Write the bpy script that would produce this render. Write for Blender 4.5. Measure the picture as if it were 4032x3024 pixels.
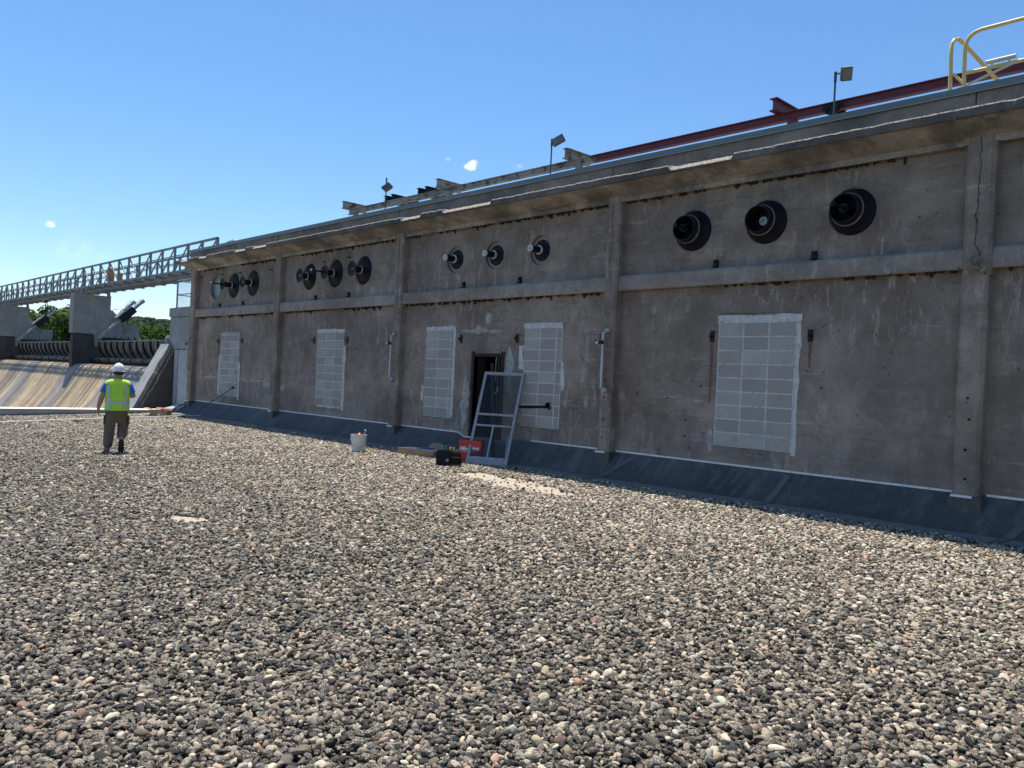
import bpy, math, random
import numpy as np
from mathutils import Vector, Matrix, noise
R = math.radians
random.seed(7); np.random.seed(7)
for o in list(bpy.data.objects): bpy.data.objects.remove(o)
S = bpy.context.scene
COL = S.collection

# ---------------------------------------------------------------- camera, sky, sun, exposure
cam_d = bpy.data.cameras.new("camera"); cam = bpy.data.objects.new("camera", cam_d); COL.objects.link(cam)
cr = Vector((0.69266, 0.71969, 0.04760)); cu = Vector((-0.03444, -0.03291, 0.99886)); cf = Vector((-0.72044, 0.69352, -0.00199))
cam.matrix_world = Matrix(((cr.x, cu.x, -cf.x, 0), (cr.y, cu.y, -cf.y, -10.6), (cr.z, cu.z, -cf.z, 1.5), (0, 0, 0, 1)))
cam_d.sensor_width = 36; cam_d.lens = 36 * 3168.9 / 4032; cam_d.clip_end = 5000; cam_d.clip_start = 0.05
S.camera = cam
SUN = Vector((-0.30, 0.12, 1.0)).normalized()
elev = math.asin(SUN.z)
W = bpy.data.worlds.new("World"); S.world = W; W.use_nodes = True
nt = W.node_tree; nt.nodes.clear()
out = nt.nodes.new("ShaderNodeOutputWorld"); bg = nt.nodes.new("ShaderNodeBackground")
sky = nt.nodes.new("ShaderNodeTexSky"); sky.sky_type = 'NISHITA'; sky.sun_disc = False
sky.sun_elevation = elev; sky.sun_rotation = math.atan2(SUN.x, SUN.y)
sky.altitude = 250; sky.air_density = 1.0; sky.dust_density = 0.35; sky.ozone_density = 3.5
bg.inputs[1].default_value = 0.128
# a few small fair-weather clouds (directions in the sky) over the sky colour
tc = nt.nodes.new("ShaderNodeTexCoord")
nz = nt.nodes.new("ShaderNodeTexNoise"); nz.inputs['Scale'].default_value = 70; nz.inputs['Detail'].default_value = 6; nz.inputs['Roughness'].default_value = 0.62
nt.links.new(tc.outputs['Generated'], nz.inputs['Vector'])
prev = None
for d, rad, den in (((-0.738, 0.624, 0.257), 0.0105, .9), ((-0.961, 0.237, 0.144), 0.0065, 0.6), ((-0.755, 0.604, 0.263), 0.005, 0.15),
                    ((-0.697, 0.668, 0.259), 0.006, 0.15), ((-0.955, 0.262, 0.118), 0.03, 0.06)):
    dv = Vector(d).normalized()
    sub = nt.nodes.new("ShaderNodeVectorMath"); sub.operation = 'SUBTRACT'; sub.inputs[1].default_value = dv
    nt.links.new(tc.outputs['Generated'], sub.inputs[0])
    mul = nt.nodes.new("ShaderNodeVectorMath"); mul.operation = 'MULTIPLY'; mul.inputs[1].default_value = (1, 1, 1.5)
    nt.links.new(sub.outputs[0], mul.inputs[0])
    ln = nt.nodes.new("ShaderNodeVectorMath"); ln.operation = 'LENGTH'; nt.links.new(mul.outputs[0], ln.inputs[0])
    dv_ = nt.nodes.new("ShaderNodeMath"); dv_.operation = 'DIVIDE'; dv_.inputs[1].default_value = rad; nt.links.new(ln.outputs['Value'], dv_.inputs[0])
    ns = nt.nodes.new("ShaderNodeMath"); ns.operation = 'MULTIPLY_ADD'; ns.inputs[1].default_value = -4.2; ns.inputs[2].default_value = 2.95
    nt.links.new(nz.outputs['Fac'], ns.inputs[0])
    ad = nt.nodes.new("ShaderNodeMath"); ad.operation = 'ADD'; nt.links.new(dv_.outputs[0], ad.inputs[0]); nt.links.new(ns.outputs[0], ad.inputs[1])
    mr = nt.nodes.new("ShaderNodeMapRange"); mr.interpolation_type = 'SMOOTHSTEP'
    mr.inputs['From Min'].default_value = 1.75; mr.inputs['From Max'].default_value = 0.85
    mr.inputs['To Max'].default_value = den; nt.links.new(ad.outputs[0], mr.inputs['Value'])
    if prev is None: prev = mr.outputs[0]
    else:
        mx = nt.nodes.new("ShaderNodeMath"); mx.operation = 'MAXIMUM'
        nt.links.new(prev, mx.inputs[0]); nt.links.new(mr.outputs[0], mx.inputs[1]); prev = mx.outputs[0]
mix = nt.nodes.new("ShaderNodeMix"); mix.data_type = 'RGBA'
hs = nt.nodes.new("ShaderNodeHueSaturation"); hs.inputs['Saturation'].default_value = 1.18
nt.links.new(sky.outputs[0], hs.inputs['Color']); nt.links.new(hs.outputs[0], mix.inputs['A']); mix.inputs['B'].default_value = (9.0, 9.3, 9.6, 1)
nt.links.new(prev, mix.inputs['Factor']); nt.links.new(mix.outputs['Result'], bg.inputs[0]); nt.links.new(bg.outputs[0], out.inputs[0])
sd = bpy.data.lights.new("sun", 'SUN'); sd.energy = 5.0; sd.angle = R(0.53); sd.color = (1.0, 0.955, 0.89)
so = bpy.data.objects.new("sun", sd); COL.objects.link(so); so.rotation_euler = SUN.to_track_quat('Z', 'Y').to_euler(); so.location = (0, 0, 30)
S.view_settings.view_transform = 'Standard'; S.view_settings.look = 'None'; S.view_settings.gamma = 1.0
S.view_settings.exposure = 0.42
S.cycles.max_bounces = 6; S.cycles.diffuse_bounces = 3; S.cycles.transparent_max_bounces = 12

# ---------------------------------------------------------------- materials
class NT:
    def __init__(s, m): s.t = m.node_tree; s.n = s.t.nodes; s.l = s.t.links
    def new(s, t, **k):
        n = s.n.new(t)
        for a, v in k.items(): setattr(n, a, v)
        return n
    def link(s, a, b): s.l.new(a, b)
    def noise(s, vec, scale, detail=5, rough=.6, stretch=None, off=0):
        if stretch or off:
            m = s.new("ShaderNodeMapping"); m.inputs['Scale'].default_value = stretch or (1, 1, 1); m.inputs['Location'].default_value = (off, off * .7, off * 1.3)
            s.link(vec, m.inputs['Vector']); vec = m.outputs[0]
        n = s.new("ShaderNodeTexNoise"); n.inputs['Scale'].default_value = scale; n.inputs['Detail'].default_value = detail; n.inputs['Roughness'].default_value = rough
        s.link(vec, n.inputs['Vector']); return n.outputs['Fac']
    def ramp(s, fac, stops, interp='LINEAR'):
        r = s.new("ShaderNodeValToRGB"); r.color_ramp.interpolation = interp
        e = r.color_ramp.elements
        while len(e) < len(stops): e.new(0.5)
        for x, (p, c) in zip(e, stops):
            x.position = p
            x.color = (c, c, c, 1) if isinstance(c, (int, float)) else (*c, 1)
        s.link(fac, r.inputs[0]); return r.outputs['Color']
    def mix(s, f, a, b, mode='MIX'):
        m = s.new("ShaderNodeMix", data_type='RGBA', blend_type=mode)
        for k, v in (('Factor', f), ('A', a), ('B', b)):
            if isinstance(v, (int, float)): m.inputs[k].default_value = v if k == 'Factor' else (v, v, v, 1)
            elif isinstance(v, tuple): m.inputs[k].default_value = (*v, 1)
            else: s.link(v, m.inputs[k])
        return m.outputs['Result']
    def math(s, op, a, b=None, c=None):
        m = s.new("ShaderNodeMath", operation=op)
        for i, v in enumerate((a, b, c)):
            if v is None: continue
            if isinstance(v, (int, float)): m.inputs[i].default_value = v
            else: s.link(v, m.inputs[i])
        return m.outputs[0]
def newmat(name):
    m = bpy.data.materials.new(name); m.use_nodes = True
    t = NT(m); b = m.node_tree.nodes['Principled BSDF']
    return m, t, b
def bump(t, b, h, strength=.4, dist=.01):
    n = t.new("ShaderNodeBump"); n.inputs['Strength'].default_value = strength; n.inputs['Distance'].default_value = dist
    t.link(h, n.inputs['Height']); t.link(n.outputs[0], b.inputs['Normal'])
def wcoord(t): return t.new("ShaderNodeNewGeometry").outputs['Position']
def ocoord(t): return t.new("ShaderNodeTexCoord").outputs['Object']

def concrete(name, dark, light, patch=None, boards=True, scale=1.0, rough=.93, stain=0.0, streak=.5, bumpd=.012):
    m, t, b = newmat(name); v = wcoord(t)
    n1 = t.noise(v, .55 * scale, 9, .68)
    n2 = t.noise(v, 2.6 * scale, 8, .7, off=4)
    col = t.mix(t.ramp(n1, [(.38, 0.), (.60, 1.)]), dark, light)
    col = t.mix(t.ramp(n2, [(.42, 0.), (.62, .55)]), col, tuple(x * .72 for x in dark))
    # short ragged vertical wash marks, pale where the surface skin came off
    st = t.noise(v, 5.0 * scale, 7, .72, stretch=(2.3, 2.3, .55), off=9)
    msk = t.noise(v, .9 * scale, 4, .6, off=17)
    st = t.math('MULTIPLY', t.ramp(st, [(.535, 0.), (.60, 1.)]), t.ramp(msk, [(.44, 0.), (.60, 1.)]))
    pc = patch or tuple(min(1, x * 1.35) for x in light)
    col = t.mix(t.math('MULTIPLY', st, streak), col, pc)
    st2 = t.noise(v, 3.6 * scale, 7, .75, stretch=(.5, .5, 3.2), off=23)
    msk2 = t.noise(v, .8 * scale, 4, .6, off=31)
    st2 = t.math('MULTIPLY', t.ramp(st2, [(.56, 0.), (.62, 1.)]), t.ramp(msk2, [(.47, 0.), (.60, 1.)]))
    col = t.mix(t.math('MULTIPLY', st2, streak * .9), col, pc)
    if stain:
        sn = t.noise(v, 1.1, 7, .7, off=40)
        col = t.mix(t.math('MULTIPLY', t.ramp(sn, [(.47, 0.), (.60, 1.)]), stain), col, (.045, .04, .036))
    hb = None
    if boards:
        sp = t.new("ShaderNodeSeparateXYZ"); t.link(v, sp.inputs[0])
        wob = t.math('MULTIPLY', t.noise(v, .7, 2, .5, off=3), .05)
        z = t.math('ADD', sp.outputs['Z'], wob)
        fr = t.math('FRACT', t.math('DIVIDE', z, .285))
        ln = t.math('LESS_THAN', t.math('ABSOLUTE', t.math('SUBTRACT', fr, .5)), .022)
        brk = t.ramp(t.noise(v, 1.7, 5, .7, off=50), [(.50, 0.), (.58, 1.)])
        ln = t.math('MULTIPLY', ln, brk)
        col = t.mix(t.math('MULTIPLY', ln, .45), col, tuple(x * .5 for x in dark))
        bt = t.new("ShaderNodeTexWhiteNoise", noise_dimensions='1D')
        t.link(t.math('FLOOR', t.math('DIVIDE', z, .285)), bt.inputs['W'])
        col = t.mix(t.math('MULTIPLY', bt.outputs['Value'], .22), col, tuple(x * .66 for x in dark))
        hb = ln
    fine = t.noise(v, 45, 4, .7, off=2)
    col = t.mix(.5, col, t.mix(1, col, t.ramp(fine, [(.3, .62), (.7, 1.3)]), 'MULTIPLY'))
    pit = t.new("ShaderNodeTexVoronoi"); pit.inputs['Scale'].default_value = 7; t.link(v, pit.inputs['Vector'])
    pm = t.math('MULTIPLY', t.math('LESS_THAN', pit.outputs['Distance'], .09), t.ramp(t.noise(v, 2.2, 3, .5, off=60), [(.5, 0.), (.54, 1.)]))
    col = t.mix(t.math('MULTIPLY', pm, .8), col, (.035, .03, .03))
    t.link(col, b.inputs['Base Color']); b.inputs['Roughness'].default_value = rough
    h = t.math('ADD', t.math('MULTIPLY', t.noise(v, 9, 8, .7, off=7), 1.0), t.math('MULTIPLY', fine, .25))
    h = t.math('SUBTRACT', h, t.math('MULTIPLY', pm, .6))
    h = t.math('ADD', h, t.math('MULTIPLY', st, .10))
    if hb is not None: h = t.math('SUBTRACT', h, t.math('MULTIPLY', hb, .35))
    bump(t, b, h, .8, bumpd)
    return m

def simple(name, c, rough=.6, metal=0., var=.15, scale=6, bumps=.0, c2=None, c2lo=.55, c2hi=.62, coords='w'):
    m, t, b = newmat(name); v = wcoord(t) if coords == 'w' else ocoord(t)
    n = t.noise(v, scale, 6, .65)
    col = t.mix(t.ramp(n, [(.3, 0.), (.7, 1.)]), tuple(x * (1 - var) for x in c), tuple(min(1, x * (1 + var)) for x in c))
    if c2: col = t.mix(t.ramp(t.noise(v, scale * 1.7, 7, .7, off=5), [(c2lo, 0.), (c2hi, 1.)]), col, c2)
    t.link(col, b.inputs['Base Color']); b.inputs['Roughness'].default_value = rough; b.inputs['Metallic'].default_value = metal
    if bumps: bump(t, b, t.noise(v, scale * 6, 6, .7, off=8), .6, bumps)
    if max(c) < .05: b.inputs['Specular IOR Level'].default_value = .22
    return m

M = {}
M['wall'] = concrete('weathered_wall_concrete', (.195, .147, .116), (.365, .294, .238), (.50, .43, .365), streak=.6)
M['pilaster'] = concrete('pilaster_concrete', (.20, .155, .122), (.355, .285, .228), (.50, .43, .365), boards=False, streak=.55)
M['band'] = concrete('band_concrete', (.235, .19, .155), (.37, .315, .262), (.48, .43, .375), boards=False, streak=.5)
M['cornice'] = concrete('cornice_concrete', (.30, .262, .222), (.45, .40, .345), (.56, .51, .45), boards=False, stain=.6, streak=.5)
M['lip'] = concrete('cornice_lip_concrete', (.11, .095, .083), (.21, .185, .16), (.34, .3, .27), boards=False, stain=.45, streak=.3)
M['broken'] = simple('broken_concrete_face', (.42, .36, .29), .95, 0, .35, 22, .02, c2=(.13, .11, .09), c2lo=.5, c2hi=.58)
M['parapet'] = concrete('parapet_concrete', (.20, .168, .138), (.30, .258, .215), (.38, .34, .3), boards=False, stain=.35, streak=.2)
M['pier'] = concrete('pier_concrete', (.27, .26, .24), (.36, .35, .325), (.42, .41, .385), boards=False, scale=.6, stain=.12, streak=.25)
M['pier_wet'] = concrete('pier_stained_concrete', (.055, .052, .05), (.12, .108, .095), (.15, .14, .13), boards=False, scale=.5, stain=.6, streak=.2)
M['grey_conc'] = concrete('pale_grey_concrete', (.25, .25, .24), (.34, .345, .34), (.4, .4, .39), boards=False, scale=.7, stain=.10, streak=.4)
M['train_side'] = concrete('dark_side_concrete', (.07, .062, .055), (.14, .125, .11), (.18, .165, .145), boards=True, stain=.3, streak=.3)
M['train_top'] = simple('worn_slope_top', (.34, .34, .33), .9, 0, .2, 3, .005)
M['rough_grey'] = simple('rough_broken_edge', (.24, .22, .195), .95, 0, .35, 14, .03, c2=(.10, .09, .08), c2lo=.5, c2hi=.58)
M['smear'] = simple('thin_grey_smear', (.40, .375, .34), .95, 0, .2, 9, .006, c2=(.27, .235, .20), c2lo=.48, c2hi=.58)
M['mortar'] = simple('pale_mortar', (.56, .54, .50), .95, 0, .18, 9, .006, c2=(.33, .31, .285))
M['steel_grey'] = simple('grey_painted_steel', (.225, .24, .24), .6, .0, .15, 3, 0, c2=(.15, .16, .16))
M['lamp_grey'] = simple('dark_grey_lamp_housing', (.085, .09, .09), .5, .1, .15, 6)
M['galv'] = simple('galvanised_steel', (.34, .36, .37), .5, .3, .15, 5)
M['coping'] = simple('grey_green_coping_metal', (.15, .175, .168), .5, .10, .10, 1.2, 0, c2=(.25, .28, .27), c2lo=.62, c2hi=.70)
M['coping_edge'] = simple('bright_drip_edge', (.36, .40, .35), .4, .2, .1, 3)
M['black_steel'] = simple('black_steel', (.012, .013, .015), .35, .2, .3, 9, 0, c2=(.03, .022, .018))
M['black_plate'] = simple('black_painted_plate', (.008, .010, .015), .6, .0, .3, 7, .002)
M['rust_disc'] = simple('rusty_brown_disc', (.035, .018, .014), .6, .0, .4, 9, .002, c2=(.02, .02, .026))
M['rust'] = simple('rust', (.16, .055, .022), .9, 0, .4, 20, .004)
M['white_ring'] = simple('off_white_ring', (.58, .57, .53), .6, 0, .15, 20, 0, c2=(.25, .24, .22))
M['dull_ring'] = simple('dull_brown_ring', (.22, .17, .13), .8, 0, .3, 12)
M['rubber'] = simple('black_ribbed_rubber', (.012, .012, .013), .5)
M['maroon'] = simple('maroon_primer_beam', (.135, .024, .038), .55, 0, .18, 2.5, .001, c2=(.05, .018, .024), c2lo=.58, c2hi=.70)
M['old_beam'] = simple('flaking_grey_beam_paint', (.30, .295, .255), .7, 0, .25, 3.0, .003, c2=(.10, .055, .035), c2lo=.51, c2hi=.60)
M['yellow'] = simple('faded_cream_yellow_paint', (.70, .53, .19), .5, 0, .1, 8, .001, c2=(.25, .13, .06), c2lo=.64, c2hi=.68)
M['cream_pipe'] = simple('cream_painted_pipe', (.60, .55, .42), .5, 0, .1, 8)
M['white_metal'] = simple('white_bar', (.72, .73, .72), .5, 0, .1, 9)
M['bar_grey'] = simple('pale_grey_bar', (.42, .45, .46), .4, .3, .1, 9)
M['plastic_black'] = simple('black_plastic', (.012, .012, .013), .4)
M['nest'] = simple('dark_mud_nests', (.045, .032, .024), .98, 0, .5, 30, .01, c2=(.20, .165, .12), c2lo=.60, c2hi=.64)
M['dark_in'] = simple('dark_interior', (.012, .011, .011), .9)
M['wood_old'] = simple('old_dark_wood', (.045, .031, .024), .85, 0, .3, 12, .004)
M['grey_wood'] = simple('silvered_grey_wood', (.33, .335, .33), .85, 0, .3, 18, .004, c2=(.19, .185, .18))
M['door_alu'] = simple('weathered_blue_grey_edge', (.24, .27, .30), .6, .2, .15, 10)
M['glass_blue'] = simple('pale_blue_plate', (.22, .285, .30), .45, 0, .06, 2)
M['cardboard'] = simple('cardboard', (.33, .21, .125), .85, 0, .08, 12)
M['paper'] = simple('white_paper', (.78, .77, .75), .7, 0, .04, 9)
M['red_plastic'] = simple('red_plastic', (.44, .035, .035), .42, 0, .08, 6)
M['grey_plastic'] = simple('dark_grey_plastic', (.05, .055, .06), .5)
M['bag'] = simple('black_bag_fabric', (.014, .014, .015), .85, 0, .4, 40, .002)
M['leather'] = simple('brown_leather', (.16, .085, .045), .7, 0, .2, 20, .001)
M['bucket'] = simple('off_white_bucket_plastic', (.62, .61, .57), .45, 0, .10, 7, 0, c2=(.42, .40, .36), c2lo=.6, c2hi=.7)
M['print'] = simple('faded_print', (.34, .34, .33), .7)
M['teal'] = simple('teal_plastic', (.10, .36, .38), .4)
M['tool_yellow'] = simple('yellow_tool_plastic', (.62, .40, .03), .45)
M['tool_blue'] = simple('blue_tool_plastic', (.05, .13, .32), .45)
M['orange'] = simple('faded_orange_cover', (.62, .20, .055), .7, 0, .12, 3, .002, c2=(.70, .32, .12))
M['curb_white'] = simple('white_coated_curb', (.78, .74, .64), .6, 0, .05, 2)
M['curb_face'] = simple('grey_curb_face', (.40, .37, .36), .7, 0, .10, 3)
M['term'] = simple('white_termination_bar', (.66, .68, .68), .45, .2, .08, 8)
M['hill'] = simple('distant_forest_green', (.026, .047, .030), 1, 0, .5, .12, 0)
M['soil'] = simple('grassy_soil', (.035, .05, .022), 1, 0, .3, .1)
M['bark'] = simple('bark', (.07, .055, .042), .95, 0, .3, 6)
M['reed'] = simple('reeds', (.10, .14, .045), .9, 0, .3, 6)

def water_mat(name, c):
    m, t, b = newmat(name); v = wcoord(t)
    b.inputs['Base Color'].default_value = (*c, 1); b.inputs['Roughness'].default_value = .08
    bump(t, b, t.noise(v, 1.5, 6, .6), .35, .08); return m
M['water'] = water_mat('river_water', (.02, .035, .03))

def foliage(name, c1, c2):
    m, t, b = newmat(name)
    at = t.new("ShaderNodeAttribute", attribute_name='tone')
    col = t.mix(at.outputs['Fac'], c1, c2)
    t.link(col, b.inputs['Base Color']); b.inputs['Roughness'].default_value = .8; b.inputs['Specular IOR Level'].default_value = .08
    tr = t.new("ShaderNodeBsdfTranslucent"); t.link(col, tr.inputs[0])
    mx = t.new("ShaderNodeMixShader"); mx.inputs[0].default_value = .3
    t.link(b.outputs[0], mx.inputs[1]); t.link(tr.outputs[0], mx.inputs[2])
    t.link(mx.outputs[0], m.node_tree.nodes['Material Output'].inputs[0]); return m
M['leaf'] = foliage('tree_foliage', (.042, .085, .018), (.10, .165, .036))
M['leaf2'] = foliage('yellow_green_foliage', (.06, .105, .022), (.15, .20, .05))
M['leaf3'] = foliage('dark_conifer_foliage', (.03, .06, .025), (.06, .10, .035))

def block_mat():
    m, t, b = newmat('grey_block_faces'); v = wcoord(t)
    at = t.new("ShaderNodeAttribute", attribute_name='tone')
    col = t.mix(at.outputs['Fac'], (.32, .29, .255), (.46, .43, .39))
    n = t.noise(v, 3.5, 7, .7)
    col = t.mix(t.ramp(n, [(.42, 0.), (.66, .5)]), col, (.30, .265, .23))
    f = t.noise(v, 70, 4, .7)
    col = t.mix(.6, col, t.mix(1, col, t.ramp(f, [(.3, .6), (.7, 1.3)]), 'MULTIPLY'))
    t.link(col, b.inputs['Base Color']); b.inputs['Roughness'].default_value = .95
    bump(t, b, f, .6, .006); return m
M['block'] = block_mat()

def membrane_mat():
    m, t, b = newmat('black_rubber_membrane'); v = wcoord(t)
    n = t.noise(v, 1.3, 8, .65); n2 = t.noise(v, 7, 6, .7, off=4)
    col = t.mix(t.ramp(n, [(.35, 0.), (.7, 1.)]), (.046, .044, .040), (.088, .085, .078))
    sp = t.new("ShaderNodeSeparateXYZ"); t.link(v, sp.inputs[0])
    # a dusty tide line of dirt washed down along the foot of the flashing
    d = t.math('ADD', sp.outputs['Y'], t.math('MULTIPLY', n, .12))
    col = t.mix(t.math('MULTIPLY', t.math('LESS_THAN', d, -.44), .85), col, (.19, .183, .165))
    col = t.mix(t.ramp(n2, [(.55, 0.), (.75, .6)]), col, (.14, .136, .125))
    t.link(col, b.inputs['Base Color']); b.inputs['Roughness'].default_value = .58
    dr = t.noise(v, 2.2, 7, .75, stretch=(2.5, .6, .6), off=33)
    col = t.mix(t.ramp(dr, [(.50, 0.), (.66, .55)]), col, (.17, .165, .15)); t.link(col, b.inputs['Base Color'])
    bump(t, b, t.math('ADD', t.noise(v, 2.6, 5, .6, stretch=(1, .35, .35), off=12), t.math('MULTIPLY', n2, .2)), .8, .05); return m
M['membrane'] = membrane_mat()
M['membrane_seam'] = simple('membrane_seam', (.115, .112, .104), .6, 0, .2, 5)
M['membrane_light'] = simple('weathered_light_membrane', (.40, .40, .39), .6, 0, .2, 3)

def roof_mat():
    m, t, b = newmat('roof_base_surface'); v = wcoord(t)
    at = t.new("ShaderNodeAttribute", attribute_name='bare')
    fine = t.noise(v, 60, 6, .75); n = t.noise(v, 12, 6, .7, off=5)
    dark = t.mix(t.ramp(fine, [(.35, 0.), (.65, 1.)]), (.020, .018, .016), (.10, .088, .072))
    sand = t.mix(t.ramp(n, [(.3, 0.), (.7, 1.)]), (.36, .30, .22), (.47, .405, .31))
    sand = t.mix(t.ramp(fine, [(.6, 0.), (.7, .5)]), sand, (.30, .25, .19))
    f = t.math('GREATER_THAN', t.math('ADD', at.outputs['Fac'], t.math('MULTIPLY', t.math('SUBTRACT', n, .5), .9)), .5)
    t.link(t.mix(f, dark, sand), b.inputs['Base Color']); b.inputs['Roughness'].default_value = .95
    bump(t, b, fine, .7, .01); return m
M['roof'] = roof_mat()

def pebble_mat():
    m, t, b = newmat('river_pebble')
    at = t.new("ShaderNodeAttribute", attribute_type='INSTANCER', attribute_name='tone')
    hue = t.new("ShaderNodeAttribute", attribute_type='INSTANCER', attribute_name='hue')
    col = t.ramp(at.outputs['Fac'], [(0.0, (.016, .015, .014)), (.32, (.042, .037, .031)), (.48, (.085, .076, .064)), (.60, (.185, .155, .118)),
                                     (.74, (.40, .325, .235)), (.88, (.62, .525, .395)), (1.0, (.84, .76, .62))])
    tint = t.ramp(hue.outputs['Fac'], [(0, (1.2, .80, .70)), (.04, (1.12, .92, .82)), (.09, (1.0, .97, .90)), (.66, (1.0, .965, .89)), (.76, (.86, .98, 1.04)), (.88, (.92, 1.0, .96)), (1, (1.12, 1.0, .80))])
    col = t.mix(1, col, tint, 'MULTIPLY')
    v = t.new("ShaderNodeTexCoord").outputs['Object']
    off = t.new("ShaderNodeVectorMath", operation='ADD'); t.link(v, off.inputs[0])
    cmb = t.new("ShaderNodeCombineXYZ"); t.link(t.math('MULTIPLY', hue.outputs['Fac'], 91.), cmb.inputs[0]); t.link(t.math('MULTIPLY', at.outputs['Fac'], 57.), cmb.inputs[1])
    t.link(cmb.outputs[0], off.inputs[1])
    sp = t.noise(off.outputs[0], 3.2, 5, .75)
    amt = t.ramp(t.math('FRACT', t.math('MULTIPLY', hue.outputs['Fac'], 7.31)), [(.35, 0.), (.5, 1.)])
    col = t.mix(t.math('MULTIPLY', t.ramp(sp, [(.52, 0.), (.58, .9)]), amt), col, (.62, .52, .375))
    col = t.mix(t.math('MULTIPLY', t.ramp(sp, [(.36, .8), (.44, 0.)]), amt), col, (.035, .032, .030))
    t.link(col, b.inputs['Base Color'])
    b.inputs['Roughness'].default_value = .55; b.inputs['Specular IOR Level'].default_value = .35
    bump(t, b, t.noise(off.outputs[0], 5, 4, .7), .35, .1)
    return m
M['pebble'] = pebble_mat()

def spill_mat():
    m, t, b = newmat('spillway_streaked_concrete'); v = wcoord(t)
    s1 = t.noise(v, 1.0, 6, .62, stretch=(1.1, .035, .035), off=2)
    s2 = t.noise(v, 1.0, 6, .7, stretch=(4.2, .10, .10), off=8)
    s3 = t.noise(v, 1.0, 4, .6, stretch=(.28, .04, .04), off=15)
    col = t.ramp(s1, [(.34, (.13, .095, .062)), (.43, (.28, .21, .135)), (.50, (.46, .335, .195)), (.62, (.57, .43, .26))])
    col = t.mix(t.ramp(s3, [(.50, 0.), (.56, .72)]), col, (.22, .215, .215))
    col = t.mix(t.ramp(s2, [(.53, 0.), (.66, .8)]), col, (.085, .075, .062))
    n = t.noise(v, 2.2, 9, .75)
    col = t.mix(.7, col, t.mix(1, col, t.ramp(n, [(.3, .55), (.7, 1.35)]), 'MULTIPLY'))
    t.link(col, b.inputs['Base Color']); b.inputs['Roughness'].default_value = .8
    bump(t, b, t.math('ADD', n, s2), .7, .05); return m
M['spill'] = spill_mat()
def gate_mat():
    m, t, b = newmat('dirty_gate_steel'); v = wcoord(t)
    s = t.noise(v, 2.0, 8, .75, stretch=(1.8, 1, .5)); n = t.noise(v, 7, 6, .7, off=5)
    col = t.mix(t.ramp(s, [(.38, 0.), (.64, 1.)]), (.05, .045, .042), (.26, .235, .20))
    col = t.mix(t.ramp(n, [(.58, 0.), (.70, .6)]), col, (.30, .28, .25))
    t.link(col, b.inputs['Base Color']); b.inputs['Roughness'].default_value = .75; bump(t, b, n, .5, .02); return m
M['gate'] = gate_mat()
M['gate_rib'] = simple('black_wet_rib_steel', (.022, .021, .021), .5, 0, .4, 3, .003, c2=(.09, .08, .07))
M['skin'] = simple('tanned_skin', (.42, .215, .14), .55, 0, .06, 20)
M['vest'] = simple('lime_hi_vis_fabric', (.44, .80, .055), .75, 0, .06, 12, .004)
M['vest_yoke'] = simple('yellow_vest_yoke_fabric', (.62, .90, .05), .75, 0, .05, 12, .004)
M['tape'] = simple('silver_reflective_tape', (.52, .53, .50), .45, .1, .06, 12)
M['blue_shirt'] = simple('blue_tshirt', (.03, .16, .62), .85, 0, .1, 10)
M['trousers'] = simple('dusty_brown_work_trousers', (.155, .108, .076), .9, 0, .22, 9, .006, c2=(.22, .17, .14), c2lo=.52, c2hi=.66)
M['boot'] = simple('tan_boot', (.26, .17, .11), .8)
M['sole'] = simple('dark_boot_sole', (.035, .03, .03), .8)
M['helmet'] = simple('white_helmet_plastic', (.80, .80, .78), .3, 0, .02, 5)
M['hair'] = simple('dark_brown_hair', (.03, .022, .018), .8)
M['crack'] = simple('dark_crack', (.02, .017, .015), 1)

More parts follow.
